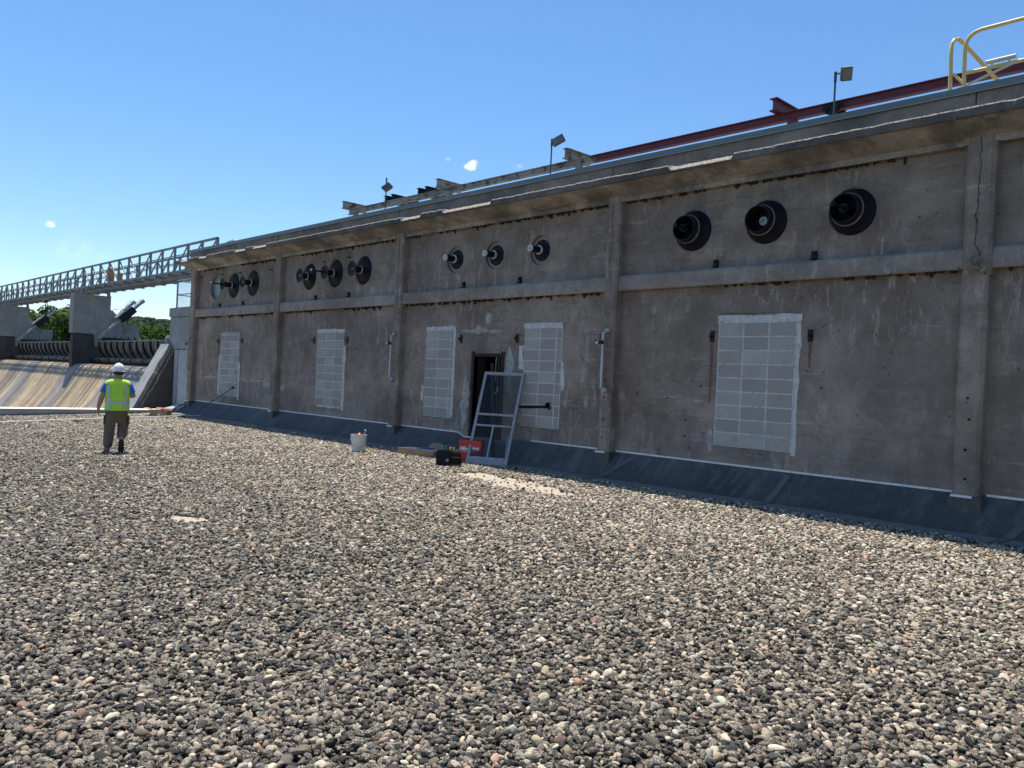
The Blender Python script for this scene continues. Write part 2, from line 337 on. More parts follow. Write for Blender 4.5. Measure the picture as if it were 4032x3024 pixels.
# ---------------------------------------------------------------- mesh helpers
class MB:
    def __init__(s): s.v = []; s.f = []; s.mi = []; s.tone = []; s.k = 0; s.tn = .5
    def add(s, vs, fs, k=None, tone=None):
        n = len(s.v); s.v += [tuple(p) for p in vs]
        s.tone += [s.tn if tone is None else tone] * len(vs)
        for f in fs: s.f.append([n + i for i in f]); s.mi.append(s.k if k is None else k)
        return s
    def box(s, x0, x1, y0, y1, z0, z1, k=None, tone=None):
        v = [(x0, y0, z0), (x1, y0, z0), (x1, y1, z0), (x0, y1, z0), (x0, y0, z1), (x1, y0, z1), (x1, y1, z1), (x0, y1, z1)]
        return s.add(v, [(0, 3, 2, 1), (4, 5, 6, 7), (0, 1, 5, 4), (1, 2, 6, 5), (2, 3, 7, 6), (3, 0, 4, 7)], k, tone)
    def obox(s, c, ax, ay, az, k=None, tone=None):   # centre + three half-vectors
        c, ax, ay, az = map(Vector, (c, ax, ay, az)); v = []
        for sz in (-1, 1):
            for sx, sy in ((-1, -1), (1, -1), (1, 1), (-1, 1)): v.append(c + ax * sx + ay * sy + az * sz)
        return s.add(v, [(0, 3, 2, 1), (4, 5, 6, 7), (0, 1, 5, 4), (1, 2, 6, 5), (2, 3, 7, 6), (3, 0, 4, 7)], k, tone)
    def bar(s, a, b, w, h=None, up=(0, 0, 1), k=None):
        a, b = Vector(a), Vector(b); d = (b - a); L = d.length; d.normalize(); up = Vector(up)
        if abs(d.dot(up)) > .98: up = Vector((0, 1, 0))
        sx = d.cross(up).normalized(); su = sx.cross(d).normalized(); h = h or w
        return s.obox((a + b) / 2, d * L / 2, sx * w / 2, su * h / 2, k)
    def tube(s, pts, r, n=8, k=None, caps=True, rs=None):
        pts = [Vector(p) for p in pts]; rings = []; vs = []; fs = []
        prevx = None
        for i, p in enumerate(pts):
            d = (pts[min(i + 1, len(pts) - 1)] - pts[max(i - 1, 0)]).normalized()
            if prevx is None:
                ref = Vector((0, 0, 1)) if abs(d.z) < .9 else Vector((1, 0, 0))
                x = d.cross(ref).normalized()
            else: x = (prevx - d * prevx.dot(d)).normalized()
            prevx = x; y = d.cross(x); rr = rs[i] if rs else r
            for j in range(n):
                a = 2 * math.pi * j / n; vs.append(p + x * math.cos(a) * rr + y * math.sin(a) * rr)
        for i in range(len(pts) - 1):
            for j in range(n): fs.append((i * n + j, i * n + (j + 1) % n, (i + 1) * n + (j + 1) % n, (i + 1) * n + j))
        if caps: fs.append(tuple(range(n))[::-1]); fs.append(tuple((len(pts) - 1) * n + j for j in range(n)))
        return s.add(vs, fs, k)
    def lathe(s, prof, c, axis=(0, -1, 0), n=32, k=None, a0=0):   # prof: (radius, distance along axis)
        ax = Vector(axis).normalized(); c = Vector(c)
        ref = Vector((0, 0, 1)) if abs(ax.z) < .9 else Vector((1, 0, 0))
        x = ax.cross(ref).normalized(); y = ax.cross(x); vs = []; fs = []
        for r, h in prof:
            for j in range(n):
                a = 2 * math.pi * j / n + a0; vs.append(c + ax * h + (x * math.cos(a) + y * math.sin(a)) * r)
        for i in range(len(prof) - 1):
            for j in range(n): fs.append((i * n + j, (i + 1) * n + j, (i + 1) * n + (j + 1) % n, i * n + (j + 1) % n))
        return s.add(vs, fs, k)
    def prism(s, poly, axis, a, b, k=None):   # poly in the two other axes, extruded on axis from a to b
        def P(u, w, t): return {'x': (t, u, w), 'y': (u, t, w), 'z': (u, w, t)}[axis]
        n = len(poly); vs = [P(*p, a) for p in poly] + [P(*p, b) for p in poly]
        fs = [tuple(range(n)), tuple(range(2 * n - 1, n - 1, -1))] + [(i, n + i, n + (i + 1) % n, (i + 1) % n) for i in range(n)]
        return s.add(vs, fs, k)
    def build(s, name, mats, parent=None, smooth=False, bevel=0, sharp=40):
        o0 = Vector(parent.get('_w', (0, 0, 0))) if parent is not None else Vector((0, 0, 0))
        me = bpy.data.meshes.new(name); me.from_pydata([tuple(Vector(p) - o0) for p in s.v], [], s.f)
        mats = mats if isinstance(mats, (list, tuple)) else [mats]
        for m in mats: me.materials.append(M[m] if isinstance(m, str) else m)
        me.polygons.foreach_set('material_index', s.mi)
        at = me.attributes.new('tone', 'FLOAT', 'POINT'); at.data.foreach_set('value', s.tone)
        me.update()
        import bmesh
        bm = bmesh.new(); bm.from_mesh(me); bmesh.ops.recalc_face_normals(bm, faces=bm.faces)
        if bevel:
            ed = [e for e in bm.edges if len(e.link_faces) == 2 and e.calc_face_angle(0) > .5]
            bmesh.ops.bevel(bm, geom=ed, offset=bevel, segments=2, affect='EDGES', clamp_overlap=True)
        bm.to_mesh(me); bm.free()
        if smooth:
            me.polygons.foreach_set('use_smooth', [True] * len(me.polygons))
            try: me.set_sharp_from_angle(angle=R(sharp))
            except Exception: pass
        o = bpy.data.objects.new(name, me); COL.objects.link(o)
        if parent is not None:
            o.parent = parent; o['_w'] = list(o0)
        return o
def tag(o, label=None, cat=None, group=None, kind=None):
    if label: o['label'] = label
    if cat: o['category'] = cat
    if group: o['group'] = group
    if kind: o['kind'] = kind
    return o
def thing(name, label, cat, loc=(0, 0, 0), group=None):
    o = bpy.data.objects.new(name, None); COL.objects.link(o); o.location = loc; o['_w'] = list(loc); o.empty_display_size = .2
    return tag(o, label, cat, group)
def copy_tree(o, dx, label, group=None, mats=None):
    def rec(s, par):
        c = s.copy(); COL.objects.link(c); c.parent = par
        for ch in s.children: rec(ch, c)
        return c
    c = rec(o, None); c.location = Vector(o.location) + Vector(dx); c['label'] = label
    if group: c['group'] = group
    return c
def rnd(a, b): return random.uniform(a, b)

# ---------------------------------------------------------------- roof surface and gravel
def gz(x, y):
    b = 0.0 if y > -.6 else .025 * (y + .6)
    return b + .012 * math.sin(x * .9 + y * .5) * math.sin(y * .8 + 1) * min(1, max(0, (-y - .7) / 1.5)) + .008 * math.sin(x * 2.3 - y * 1.7) * min(1, max(0, (-y - .7) / 1.5))
PATCH = [((-10.35, -2.02), (-10.1, -1.52), (-8.9, -1.56), (-8.1, -1.74), (-7.3, -2.02), (-7.5, -2.42), (-8.6, -2.52), (-9.5, -2.22)),
         ((-9.12, -7.16), (-8.62, -7.22), (-8.38, -7.04), (-8.42, -6.80), (-8.72, -6.74), (-9.02, -6.98)),
         ((-8.92, -8.18), (-8.74, -8.06), (-8.84, -7.78), (-9.04, -7.86))]
def pdist(px, py, poly):
    P = np.array(poly); n = len(P); ins = np.zeros(px.shape, bool); dm = np.full(px.shape, 9.)
    for i in range(n):
        a, b = P[i], P[(i + 1) % n]
        c = ((a[1] > py) != (b[1] > py)) & (px < (b[0] - a[0]) * (py - a[1]) / (b[1] - a[1] + 1e-9) + a[0]); ins ^= c
        d = b - a; t = np.clip(((px - a[0]) * d[0] + (py - a[1]) * d[1]) / (d @ d), 0, 1)
        dm = np.minimum(dm, np.hypot(px - a[0] - t * d[0], py - a[1] - t * d[1]))
    return np.where(ins, dm, -dm)
def bare(px, py): return np.max([pdist(px, py, p) for p in PATCH], axis=0)
xs = np.concatenate([np.arange(-26.3, -13, .25), np.arange(-13, -6.5, .05), np.arange(-6.5, 8.1, .25)]); ys = np.concatenate([np.arange(-34, -9, .5), np.arange(-9, -6.6, .06), np.arange(-6.6, -2.6, .3), np.arange(-2.6, -1.5, .05), np.arange(-1.5, -.3, .1), [-.25, .05]])
GX, GY = np.meshgrid(xs, ys); gzv = np.vectorize(gz)(GX, GY)
nx_, ny_ = len(xs), len(ys)
rv = np.stack([GX.ravel(), GY.ravel(), gzv.ravel() - .016], 1)
rf = [(j * nx_ + i, j * nx_ + i + 1, (j + 1) * nx_ + i + 1, (j + 1) * nx_ + i) for j in range(ny_ - 1) for i in range(nx_ - 1)]
me = bpy.data.meshes.new('roof_surface'); me.from_pydata(rv.tolist(), [], rf); me.materials.append(M['roof'])
bv = np.clip(.75 + bare(GX.ravel(), GY.ravel()) * 9, 0, 1)
a = me.attributes.new('bare', 'FLOAT', 'POINT'); a.data.foreach_set('value', bv.astype(np.float32)); me.update()
roof = bpy.data.objects.new('roof_surface', me); COL.objects.link(roof); tag(roof, kind='structure')

def gravel():
    sp = .0285
    X, Y = np.meshgrid(np.arange(-26.15, 4.0, sp), np.arange(-11.6, -.62, sp * .88))
    X = X + (np.arange(X.shape[0])[:, None] % 2) * sp * .5
    X = X.ravel() + np.random.uniform(-.45, .45, X.size) * sp; Y = Y.ravel() + np.random.uniform(-.45, .45, Y.size) * sp
    edge = -.72 + .035 * np.sin(X * 3.1) + .03 * np.sin(X * 7.7 + 1) + np.random.normal(0, .018, X.size)
    d = np.hypot(X, Y + 10.6); az = np.degrees(np.arctan2(-X, Y + 10.6))
    keep = (Y < edge) & (d > 1.6) & (az > -16) & (az < 96)
    bb = bare(X, Y) - .03 + np.random.normal(0, .03, X.size)
    keep &= (bb < 0) | (np.random.rand(X.size) < .03)
    # beyond 14 m the stones may be thinned a little
    keep &= (d < 13) | (np.random.rand(X.size) < .86)
    X, Y = X[keep], Y[keep]; n = X.size
    mins = min(1, 1)
    f = np.clip((-Y - .7) / 1.5, 0, 1)
    Z = np.where(Y > -.6, 0, .025 * (Y + .6)) + (.012 * np.sin(X * .9 + Y * .5) * np.sin(Y * .8 + 1) + .008 * np.sin(X * 2.3 - Y * 1.7)) * f
    Z += np.random.uniform(-.015, .014, n)
    me = bpy.data.meshes.new('gravel'); me.vertices.add(n)
    me.vertices.foreach_set('co', np.stack([X, Y, Z], 1).astype(np.float32).ravel())
    s = np.random.lognormal(0, .27, n) * .0152; s = np.clip(s, .009, .034)
    sc = np.stack([s * np.random.uniform(1.0, 1.45, n), s * np.random.uniform(.78, 1.05, n), s * np.random.uniform(.50, .92, n)], 1)
    rot = np.stack([np.random.normal(0, .45, n), np.random.normal(0, .45, n), np.random.uniform(0, 6.283, n)], 1)
    for nm, arr in (('scl', sc), ('rot', rot)):
        at = me.attributes.new(nm, 'FLOAT_VECTOR', 'POINT'); at.data.foreach_set('vector', arr.astype(np.float32).ravel())
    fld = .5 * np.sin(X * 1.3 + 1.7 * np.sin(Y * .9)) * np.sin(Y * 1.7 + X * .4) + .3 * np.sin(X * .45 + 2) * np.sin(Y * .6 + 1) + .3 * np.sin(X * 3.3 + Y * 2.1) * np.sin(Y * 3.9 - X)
    near_wall_tone = np.clip((Y + 7.5) / 5., 0, 1) * .12  # stone tone gets gradually paler toward the wall
    tone = np.clip(np.where(np.random.rand(n) < .46 - .05 * fld - .12 * np.clip((Y + 6.5) / 4., 0, 1), np.random.beta(2.0, 5.0, n), .44 + .56 * np.random.beta(1.5, 2.3, n)) + near_wall_tone - .035, 0, 1)
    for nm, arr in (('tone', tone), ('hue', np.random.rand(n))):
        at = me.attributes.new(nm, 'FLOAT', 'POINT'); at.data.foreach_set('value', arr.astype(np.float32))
    at = me.attributes.new('pick', 'INT', 'POINT'); at.data.foreach_set('value', np.random.randint(0, 5, n).astype(np.int32))
    o = bpy.data.objects.new('gravel', me); COL.objects.link(o)
    g = bpy.data.node_groups.new('gravel_scatter', 'GeometryNodeTree')
    g.interface.new_socket('Geometry', in_out='INPUT', socket_type='NodeSocketGeometry'); g.interface.new_socket('Geometry', in_out='OUTPUT', socket_type='NodeSocketGeometry')
    N, L = g.nodes, g.links
    gi = N.new('NodeGroupInput'); go = N.new('NodeGroupOutput')
    join = N.new('GeometryNodeJoinGeometry')
    for k in range(5):
        ico = N.new('GeometryNodeMeshIcoSphere'); ico.inputs['Radius'].default_value = 1; ico.inputs['Subdivisions'].default_value = 3
        pos = N.new('GeometryNodeInputPosition'); nz = N.new('ShaderNodeTexNoise'); nz.noise_dimensions = '4D'
        nz.inputs['Scale'].default_value = (.75, .9, .6, 1.1, .8)[k]; nz.inputs['Detail'].default_value = 1.5; nz.inputs['W'].default_value = k * 3.7
        L.new(pos.outputs[0], nz.inputs['Vector'])
        s1 = N.new('ShaderNodeVectorMath'); s1.operation = 'SUBTRACT'; s1.inputs[1].default_value = (.5, .5, .5); L.new(nz.outputs['Color'], s1.inputs[0])
        s2 = N.new('ShaderNodeVectorMath'); s2.operation = 'SCALE'; s2.inputs['Scale'].default_value = (1.1, .9, 1.3, 1.0, 1.5)[k]; L.new(s1.outputs[0], s2.inputs[0])
        sp_ = N.new('GeometryNodeSetPosition'); L.new(ico.outputs[0], sp_.inputs['Geometry']); L.new(s2.outputs[0], sp_.inputs['Offset'])
        ss = N.new('GeometryNodeSetShadeSmooth'); L.new(sp_.outputs[0], ss.inputs[0])
        sm = N.new('GeometryNodeSetMaterial'); sm.inputs['Material'].default_value = M['pebble']; L.new(ss.outputs[0], sm.inputs[0])
        gti = N.new('GeometryNodeGeometryToInstance'); L.new(sm.outputs[0], gti.inputs[0]); L.new(gti.outputs[0], join.inputs[0])
    def attr(nm, t):
        a = N.new('GeometryNodeInputNamedAttribute'); a.data_type = t; a.inputs['Name'].default_value = nm; return a.outputs[0]
    mtp = N.new('GeometryNodeMeshToPoints'); L.new(gi.outputs[0], mtp.inputs[0])
    iop = N.new('GeometryNodeInstanceOnPoints'); iop.inputs['Pick Instance'].default_value = True
    L.new(mtp.outputs[0], iop.inputs['Points']); L.new(join.outputs[0], iop.inputs['Instance'])
    L.new(attr('pick', 'INT'), iop.inputs['Instance Index']); L.new(attr('scl', 'FLOAT_VECTOR'), iop.inputs['Scale'])
    e2r = N.new('FunctionNodeEulerToRotation'); L.new(attr('rot', 'FLOAT_VECTOR'), e2r.inputs[0]); L.new(e2r.outputs[0], iop.inputs['Rotation'])
    L.new(iop.outputs[0], go.inputs[0])
    md = o.modifiers.new('scatter', 'NODES'); md.node_group = g
    me.materials.append(M['pebble'])
    tag(o, 'loose rounded river pebbles in mixed dark, tan and grey covering the flat roof', 'gravel', kind='stuff')
    print('pebbles', n)
gravel()

# ---------------------------------------------------------------- powerhouse
XL, XR = -25.97, 6.4
PIL = [(-25.97, -25.66), (-20.33, -20.08), (-14.76, -14.50), (-8.73, -8.47), (-3.24, -2.95), (2.45, 2.75)]
PY, BY = -.17, -.12
ZT, ZB0, ZB1 = 4.58, 3.10, 3.355
house = thing('powerhouse', 'long weathered concrete powerhouse wall with pilasters and bracketless cornice', 'building', (XL, 0, 0))

def hole_panel(mb, x0, x1, z0, z1, holes, y=0., depth=.12, n=36, k=0):
    cuts = [x0] + [(a[0] + b[0]) / 2 for a, b in zip(holes, holes[1:])] + [x1]
    for i, (cx, cz, r) in enumerate(holes):
        a0, a1 = cuts[i], cuts[i + 1]
        # square ring round the hole, then plain fill left and right
        h = r + .12; l, rr, b_, t_ = cx - h, cx + h, cz - h, cz + h
        inner = []; outer = []
        for j in range(n):
            a = 2 * math.pi * (j + .5) / n; c, s_ = math.cos(a), math.sin(a)
            q = h / max(abs(c), abs(s_)); inner.append((cx + c * r, y, cz + s_ * r)); outer.append((cx + c * q, y, cz + s_ * q))
        mb.add(inner + outer, [(j, (j + 1) % n, n + (j + 1) % n, n + j) for j in range(n)], k)
        for sx, sz in ((1, 1), (-1, 1), (-1, -1), (1, -1)):   # fill the clipped corners
            idx = [j for j in range(n)]
            cr_ = (cx + sx * h, y, cz + sz * h)
            near = sorted(range(n), key=lambda j: (outer[j][0] - cr_[0]) ** 2 + (outer[j][2] - cr_[2]) ** 2)[:2]
            mb.add([outer[near[0]], outer[near[1]], cr_], [(0, 1, 2)], k)
        back = [(p[0], y + depth, p[2]) for p in inner]
        mb.add(inner + back, [(j, n + j, n + (j + 1) % n, (j + 1) % n) for j in range(n)], k)
        def q(xa, xb, za, zb):
            if xb - xa > 1e-4 and zb - za > 1e-4: mb.add([(xa, y, za), (xb, y, za), (xb, y, zb), (xa, y, zb)], [(0, 1, 2, 3)], k)
        q(a0, l, z0, z1); q(rr, a1, z0, z1); q(l, rr, z0, b_); q(l, rr, t_, z1)

HOLES = {0: [(-24.47, 3.995, .36), (-23.18, 3.995, .375), (-21.93, 3.995, .375)], 1: [(-18.76, 3.985, .345), (-17.50, 3.985, .345), (-16.26, 3.985, .345)],
         2: [(-12.86, 3.975, .275), (-11.66, 3.975, .275), (-10.42, 3.965, .275)], 3: [(-7.12, 3.98, .325), (-5.89, 3.98, .325), (-4.65, 3.98, .325)], 4: []}
DX0, DX1, DZ0, DZ1 = -12.12, -11.31, .37, 1.99
up_ = MB(); lo = MB()
for i in range(5):
    x0, x1 = PIL[i][1] - .02, PIL[i + 1][0] + .02
    if HOLES[i]: hole_panel(up_, x0, x1, ZB1 - .05, 4.72, HOLES[i])
    else: up_.add([(x0, 0, ZB1 - .05), (x1, 0, ZB1 - .05), (x1, 0, 4.72), (x0, 0, 4.72)], [(0, 1, 2, 3)])
    if i == 2:
        def q(xa, xb, za, zb): lo.add([(xa, 0, za), (xb, 0, za), (xb, 0, zb), (xa, 0, zb)], [(0, 1, 2, 3)])
        q(x0, DX0, -.1, ZB0 + .05); q(DX1, x1, -.1, ZB0 + .05); q(DX0, DX1, DZ1, ZB0 + .05); q(DX0, DX1, -.1, DZ0)
        for xa, xb in ((DX0, DX0), (DX1, DX1)): lo.add([(xa, 0, DZ0), (xa, .32, DZ0), (xa, .32, DZ1), (xa, 0, DZ1)], [(0, 1, 2, 3)], 1)  # jamb reveals coloured dark to stand in for the doorway's shade
        lo.add([(DX0, 0, DZ1), (DX1, 0, DZ1), (DX1, .32, DZ1), (DX0, .32, DZ1)], [(0, 1, 2, 3)]); lo.add([(DX0, 0, DZ0), (DX1, 0, DZ0), (DX1, .32, DZ0), (DX0, .32, DZ0)], [(0, 1, 2, 3)])
    else: lo.add([(x0, 0, -.1), (x1, 0, -.1), (x1, 0, ZB0 + .05), (x0, 0, ZB0 + .05)], [(0, 1, 2, 3)])
up_.build('upper_wall', 'wall', house); lo.build('lower_wall', ['wall', 'wood_old'], house)
# shell behind: end walls, back, roof slab, inside lining
sh = MB(); sh.box(XL, XL + .3, .001, 9, -7, 5.12); sh.box(XR - .3, XR, .001, 9, -7, 5.12); sh.box(XL + .3, XR - .3, 8.7, 9, -7, 5.12)
sh.box(XL, XR, -.1, 9, 4.95, 5.12)
sh.build('shell_wall', 'parapet', house)
b = MB(); b.box(XL + .3, XR - .3, .33, .36, 0, DZ0 - .002); b.box(-13.2, -10.4, 3.0, 3.05, .3, 2.6); b.box(-13.2, -13.15, .34, 3, .3, 2.6); b.box(-10.45, -10.4, .34, 3, .3, 2.6)
b.box(-13.2, -10.4, .34, 3, .3, .34); b.build('inner_room_wall', 'dark_in', house)

def rough_post(x0, x1, z0, z1, y0, y1, amp=.012, step=.09, seed=0):
    # a pilaster shaft with chamfered, slightly chipped arrises
    mb = MB(); n = int((z1 - z0) / step); ch = .03; vs = []; fs = []
    for i in range(n + 1):
        z = z0 + (z1 - z0) * i / n
        def j(s): return amp * (noise.noise(Vector((seed * 7.3 + s * 3.1, z * 2.7, s))) + .7 * noise.noise(Vector((seed + s * 5.1, z * 9., 3))))
        c1, c2 = ch + abs(j(1)) * 2.2, ch + abs(j(2)) * 2.2
        vs += [(x0 + j(3) * .6, y0, z), (x0 + j(3) * .6, y1 + c1, z), (x0 + c1, y1 + j(5) * .3, z), (x1 - c2, y1 + j(6) * .3, z), (x1 + j(4) * .6, y1 + c2, z), (x1 + j(4) * .6, y0, z)]
    for i in range(n):
        for k in range(5): fs.append((i * 6 + k, i * 6 + k + 1, (i + 1) * 6 + k + 1, (i + 1) * 6 + k))
    fs.append((5, 4, 3, 2, 1, 0)); fs.append(tuple(n * 6 + k for k in range(6)))
    return mb.add(vs, fs)
for i, (a, c) in enumerate(PIL):
    p = rough_post(a, c, .0, 3.02, .02, PY, seed=i)
    q = rough_post(a + (.0 if i != 4 else 0), c + .02, 3.02, 4.66, .02, PY - .004, seed=i + 9)
    n = len(p.v); p.v += q.v; p.tone += q.tone; p.f += [[n + t for t in f] for f in q.f]; p.mi += q.mi
    p.build('pilaster', 'pilaster', house)
for i in range(5):     # mid-height band between pilasters, sloped top
    x0, x1 = PIL[i][1] - .01, PIL[i + 1][0] + .01
    mb = MB(); n = max(2, int((x1 - x0) / .12)); vs = []; fs = []
    for s in range(n + 1):
        x = x0 + (x1 - x0) * s / n
        c = .012 + .02 * max(0, noise.noise(Vector((x * 3.3, 1, i)))); e = .010 * noise.noise(Vector((x * 1.3, 5, i)))
        vs += [(x, .02, ZB1 + .03), (x, BY + .02, ZB1 - .005), (x, BY + e * .3, ZB1 - c - .02), (x, BY + e * .3, ZB0 + c + e), (x, BY + c, ZB0 + e), (x, .02, ZB0 + .012)]
    for s in range(n):
        for k in range(5): fs.append((s * 6 + k, s * 6 + k + 1, (s + 1) * 6 + k + 1, (s + 1) * 6 + k))
    mb.add(vs, fs).build('wall_band', 'band', house)

# cornice: one swept profile with a chipped lip; long scars where the lip broke away
SC = [(-25.9, -25.4, .5), (-24.5, -24.0, .8), (-14.05, -13.45, .8), (-12.64, -11.26, 1.), (-7.23, -6.21, 1.), (-22.0, -21.4, .5), (-20.9, -20.2, .7)]
def cornice():
    mb = MB(); prof = [(.02, 4.60, 0), (-.115, 4.58, 0), (-.12, 4.60, 0), (-.12, 4.655, 0), (-.17, 4.665, 0), (-.27, 4.695, 0), (-.36, 4.73, 0), (-.44, 4.765, 0), (-.505, 4.785, 0),
                       (-.538, 4.788, 1), (-.55, 4.80, 1), (-.55, 4.882, 1), (-.538, 4.902, 2), (-.36, 4.92, 2), (-.225, 4.93, 0)]
    n = len(prof); st = .045; cnt = int((XR + .38 - (XL - .38)) / st); vs = []; fs = []; mi = []
    def ring(x, off, xfix=None):
        sc = 0
        for a_, b_, w in SC:
            if a_ - .03 < x < b_ + .03: sc = w
        o = []; pj_ = any(a_ - .03 < x < c_ + .05 for a_, c_ in PIL)
        for k, (y, z, kk) in enumerate(prof):
            yy, zz = y, z
            if pj_ and 1 <= k <= 7: yy -= .035
            if kk or k == 8:
                e = noise.noise(Vector((x * 2.2, 0, 3.))) * .6 + noise.noise(Vector((x * 8., 2, 3.))) * .5
                if k in (11, 12): yy += .02 * max(0, e) + .006 * e; zz -= .022 * max(0, e) + .006 * noise.noise(Vector((x * 17., k, 1)))
                if k in (9, 10): yy += .014 * max(0, noise.noise(Vector((x * 3., 9, 1)))) ; zz += .008 * noise.noise(Vector((x * 5., 9, 1)))
                if sc:
                    j = noise.noise(Vector((x * 11., k, 1)))
                    if k == 11: yy, zz = -.548 + .01 * j, 4.815 + .018 * j
                    if k == 12: yy, zz = -.475 + .03 * j, 4.885 + .018 * j
                    if k == 13: yy, zz = -.36 + .02 * j, 4.918
            else:
                e = noise.noise(Vector((x * 1.1, k * .35, 7)))
                yy += .010 * e; zz += .006 * e
            o.append((x, yy + off, zz))
        return o, sc
    for i in range(cnt + 1):
        x = XL - .38 + i * st
        o, sc = ring(x, 0)
        if x < XL:   # mitre the west end: shrink the overhang toward the end
            t = (XL - x) / .38
            o = [(xx, y, z) if y < PY - .38 * t or k >= 13 else (xx, min(y, PY - .0) if False else y, z) for k, (xx, y, z) in enumerate(o)]
            o2 = []
            for k, (xx, y, z) in enumerate(o):
                px = XL - max(0, (PY - prof[k][0]))        # where this profile line turns the corner
                o2.append((max(xx, px), y, z))
            o = o2
        vs += o
        if i:
            for k in range(n - 1):
                fs.append(((i - 1) * n + k, (i - 1) * n + k + 1, i * n + k + 1, i * n + k))
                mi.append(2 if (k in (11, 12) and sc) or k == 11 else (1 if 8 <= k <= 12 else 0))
    for f, m_ in zip(fs, mi): mb.f.append(list(f)); mb.mi.append(m_)
    mb.v = vs; mb.tone = [.5] * len(vs)
    # return along the west end wall
    base = len(mb.v); ys = [-.0, 3, 6, 9.3]
    wv = []
    for yy in ys:
        for k, (y, z, kk) in enumerate(prof): wv.append((XL - max(0, PY - y), yy if yy > 0 else min(y, PY) if y < PY else PY, z))
    wf = [(i * n + k, i * n + k + 1, (i + 1) * n + k + 1, (i + 1) * n + k) for i in range(len(ys) - 1) for k in range(n - 1)]
    mb.add(wv, wf, 1)
    return mb
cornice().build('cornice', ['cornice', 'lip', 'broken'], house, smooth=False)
pp = MB(); cuts = [XL, -20.17, -14.6, -8.6, -3.15, 2.6, XR]
for a_, c_ in zip(cuts, cuts[1:]): pp.box(a_ + .006, c_ - .006, -.23, .02, 4.9, 5.17)
pp.box(XL + .004, XL + .25, .03, 9, 4.9, 5.168)
pp.build('parapet', 'parapet', house, bevel=.008)
jt = [XL - .02, -23.7, -20.05, -17.2, -12.35, -9.9, -6.95, -3.28, .2, 3.6, XR]
for k_, (a_, c_) in enumerate(zip(jt, jt[1:])):
    mb = MB(); o = .002 * (k_ % 2)
    mb.box(a_, c_ + .03, -.262 - o, -.25 - o, 5.165 + rnd(-.004, .004), 5.238 + o); mb.box(a_, c_ + .03, -.262 - o, .10, 5.238 + o, 5.246 + o)
    mb.prism([(-.262, 5.163), (-.272, 5.157), (-.272, 5.161), (-.262, 5.169)], 'x', a_, c_, 1)
    mb.build('coping', ['coping', 'coping_edge'], house)

# cracks down the settlement joint at the broken pilaster
def crack(pts, w, y, name='crack'):
    mb = MB(); vs = []; fs = []
    P = [Vector((p[0], 0, p[1])) for p in pts]; full = []
    for a_, b_ in zip(P, P[1:]):
        m_ = max(1, int((b_ - a_).length / .025))
        for i in range(m_): full.append(a_.lerp(b_, i / m_))
    full.append(P[-1]); full = [p + Vector((.018 * noise.noise(Vector((p.z * 23, 1, p.x * 3))), 0, 0)) for p in full]
    for i, p in enumerate(full):
        j = .02 * noise.noise(Vector((p.z * 9, p.x, 2))); ww = w * (.5 + 1.2 * abs(noise.noise(Vector((p.z * 5, 3, p.x)))))
        vs += [(p.x + j - ww / 2, y, p.z), (p.x + j + ww / 2, y, p.z), (p.x + j + ww / 2, y + .02, p.z), (p.x + j - ww / 2, y + .02, p.z)]
    for i in range(len(full) - 1):
        for k in range(4): fs.append((i * 4 + k, i * 4 + (k + 1) % 4, i * 4 + 4 + (k + 1) % 4, i * 4 + 4 + k))
    mb.add(vs, fs); return mb
crack([(-3.09, 4.64), (-3.08, 4.3), (-3.09, 3.9), (-3.10, 3.4), (-3.06, 3.26), (-3.0, 3.18), (-2.95, 3.12)], .009, PY - .008).build('crack', 'crack', house)
crack([(-3.24, 3.08), (-3.12, 3.10), (-3.0, 3.12)], .016, PY - .008).build('crack', 'crack', house)
for x in (-8.6, -14.62, -20.2): crack([(x, 4.55), (x + .02, 4.1), (x - .01, 3.6), (x + .02, 3.05)], .006, PY - .008).build('crack', 'crack', house)
# spalled rubble at the pilaster break
mb = MB()
for i in range(26):
    c = Vector((rnd(-3.16, -2.97), PY - rnd(.0, .02), rnd(3.06, 3.2))); s_ = rnd(.012, .04)
    ax = Vector((rnd(-1, 1), rnd(-1, 1), rnd(-1, 1))).normalized(); ay = ax.orthogonal().normalized(); az = ax.cross(ay)
    mb.obox(c, ax * s_, ay * s_ * .8, az * s_ * .5)
mb.build('spalled_concrete', 'pilaster', house)

# mud nests stuck under the beam lines
def nests(x0, x1, z, y=-.01, dens=9.):
    mb = MB(); x = x0
    while x < x1:
        x += random.expovariate(dens)
        if noise.noise(Vector((x * .9, z, 2))) < -.12: continue
        w = rnd(.014, .034); h = rnd(.025, .065) * (1.7 if random.random() < .15 else 1)
        mb.lathe([(.001, 0), (w * .8, h * .1), (w, h * .5), (w * .7, h * .9), (.001, h)], (x, y - rnd(0, .02), z + .006), (rnd(-.1, .1), rnd(-.1, .1), -1), 7)
    return mb
for i in range(5):
    x0, x1 = PIL[i][1] + .05, min(PIL[i + 1][0] - .05, -1)
    for z, dn in ((4.60, 24), (ZB0 + .01, 17)):
        o = nests(x0, x1, z, dens=dn if i < 4 else 8).build('mud_nests', 'nest', house, smooth=True); o['kind'] = 'stuff'

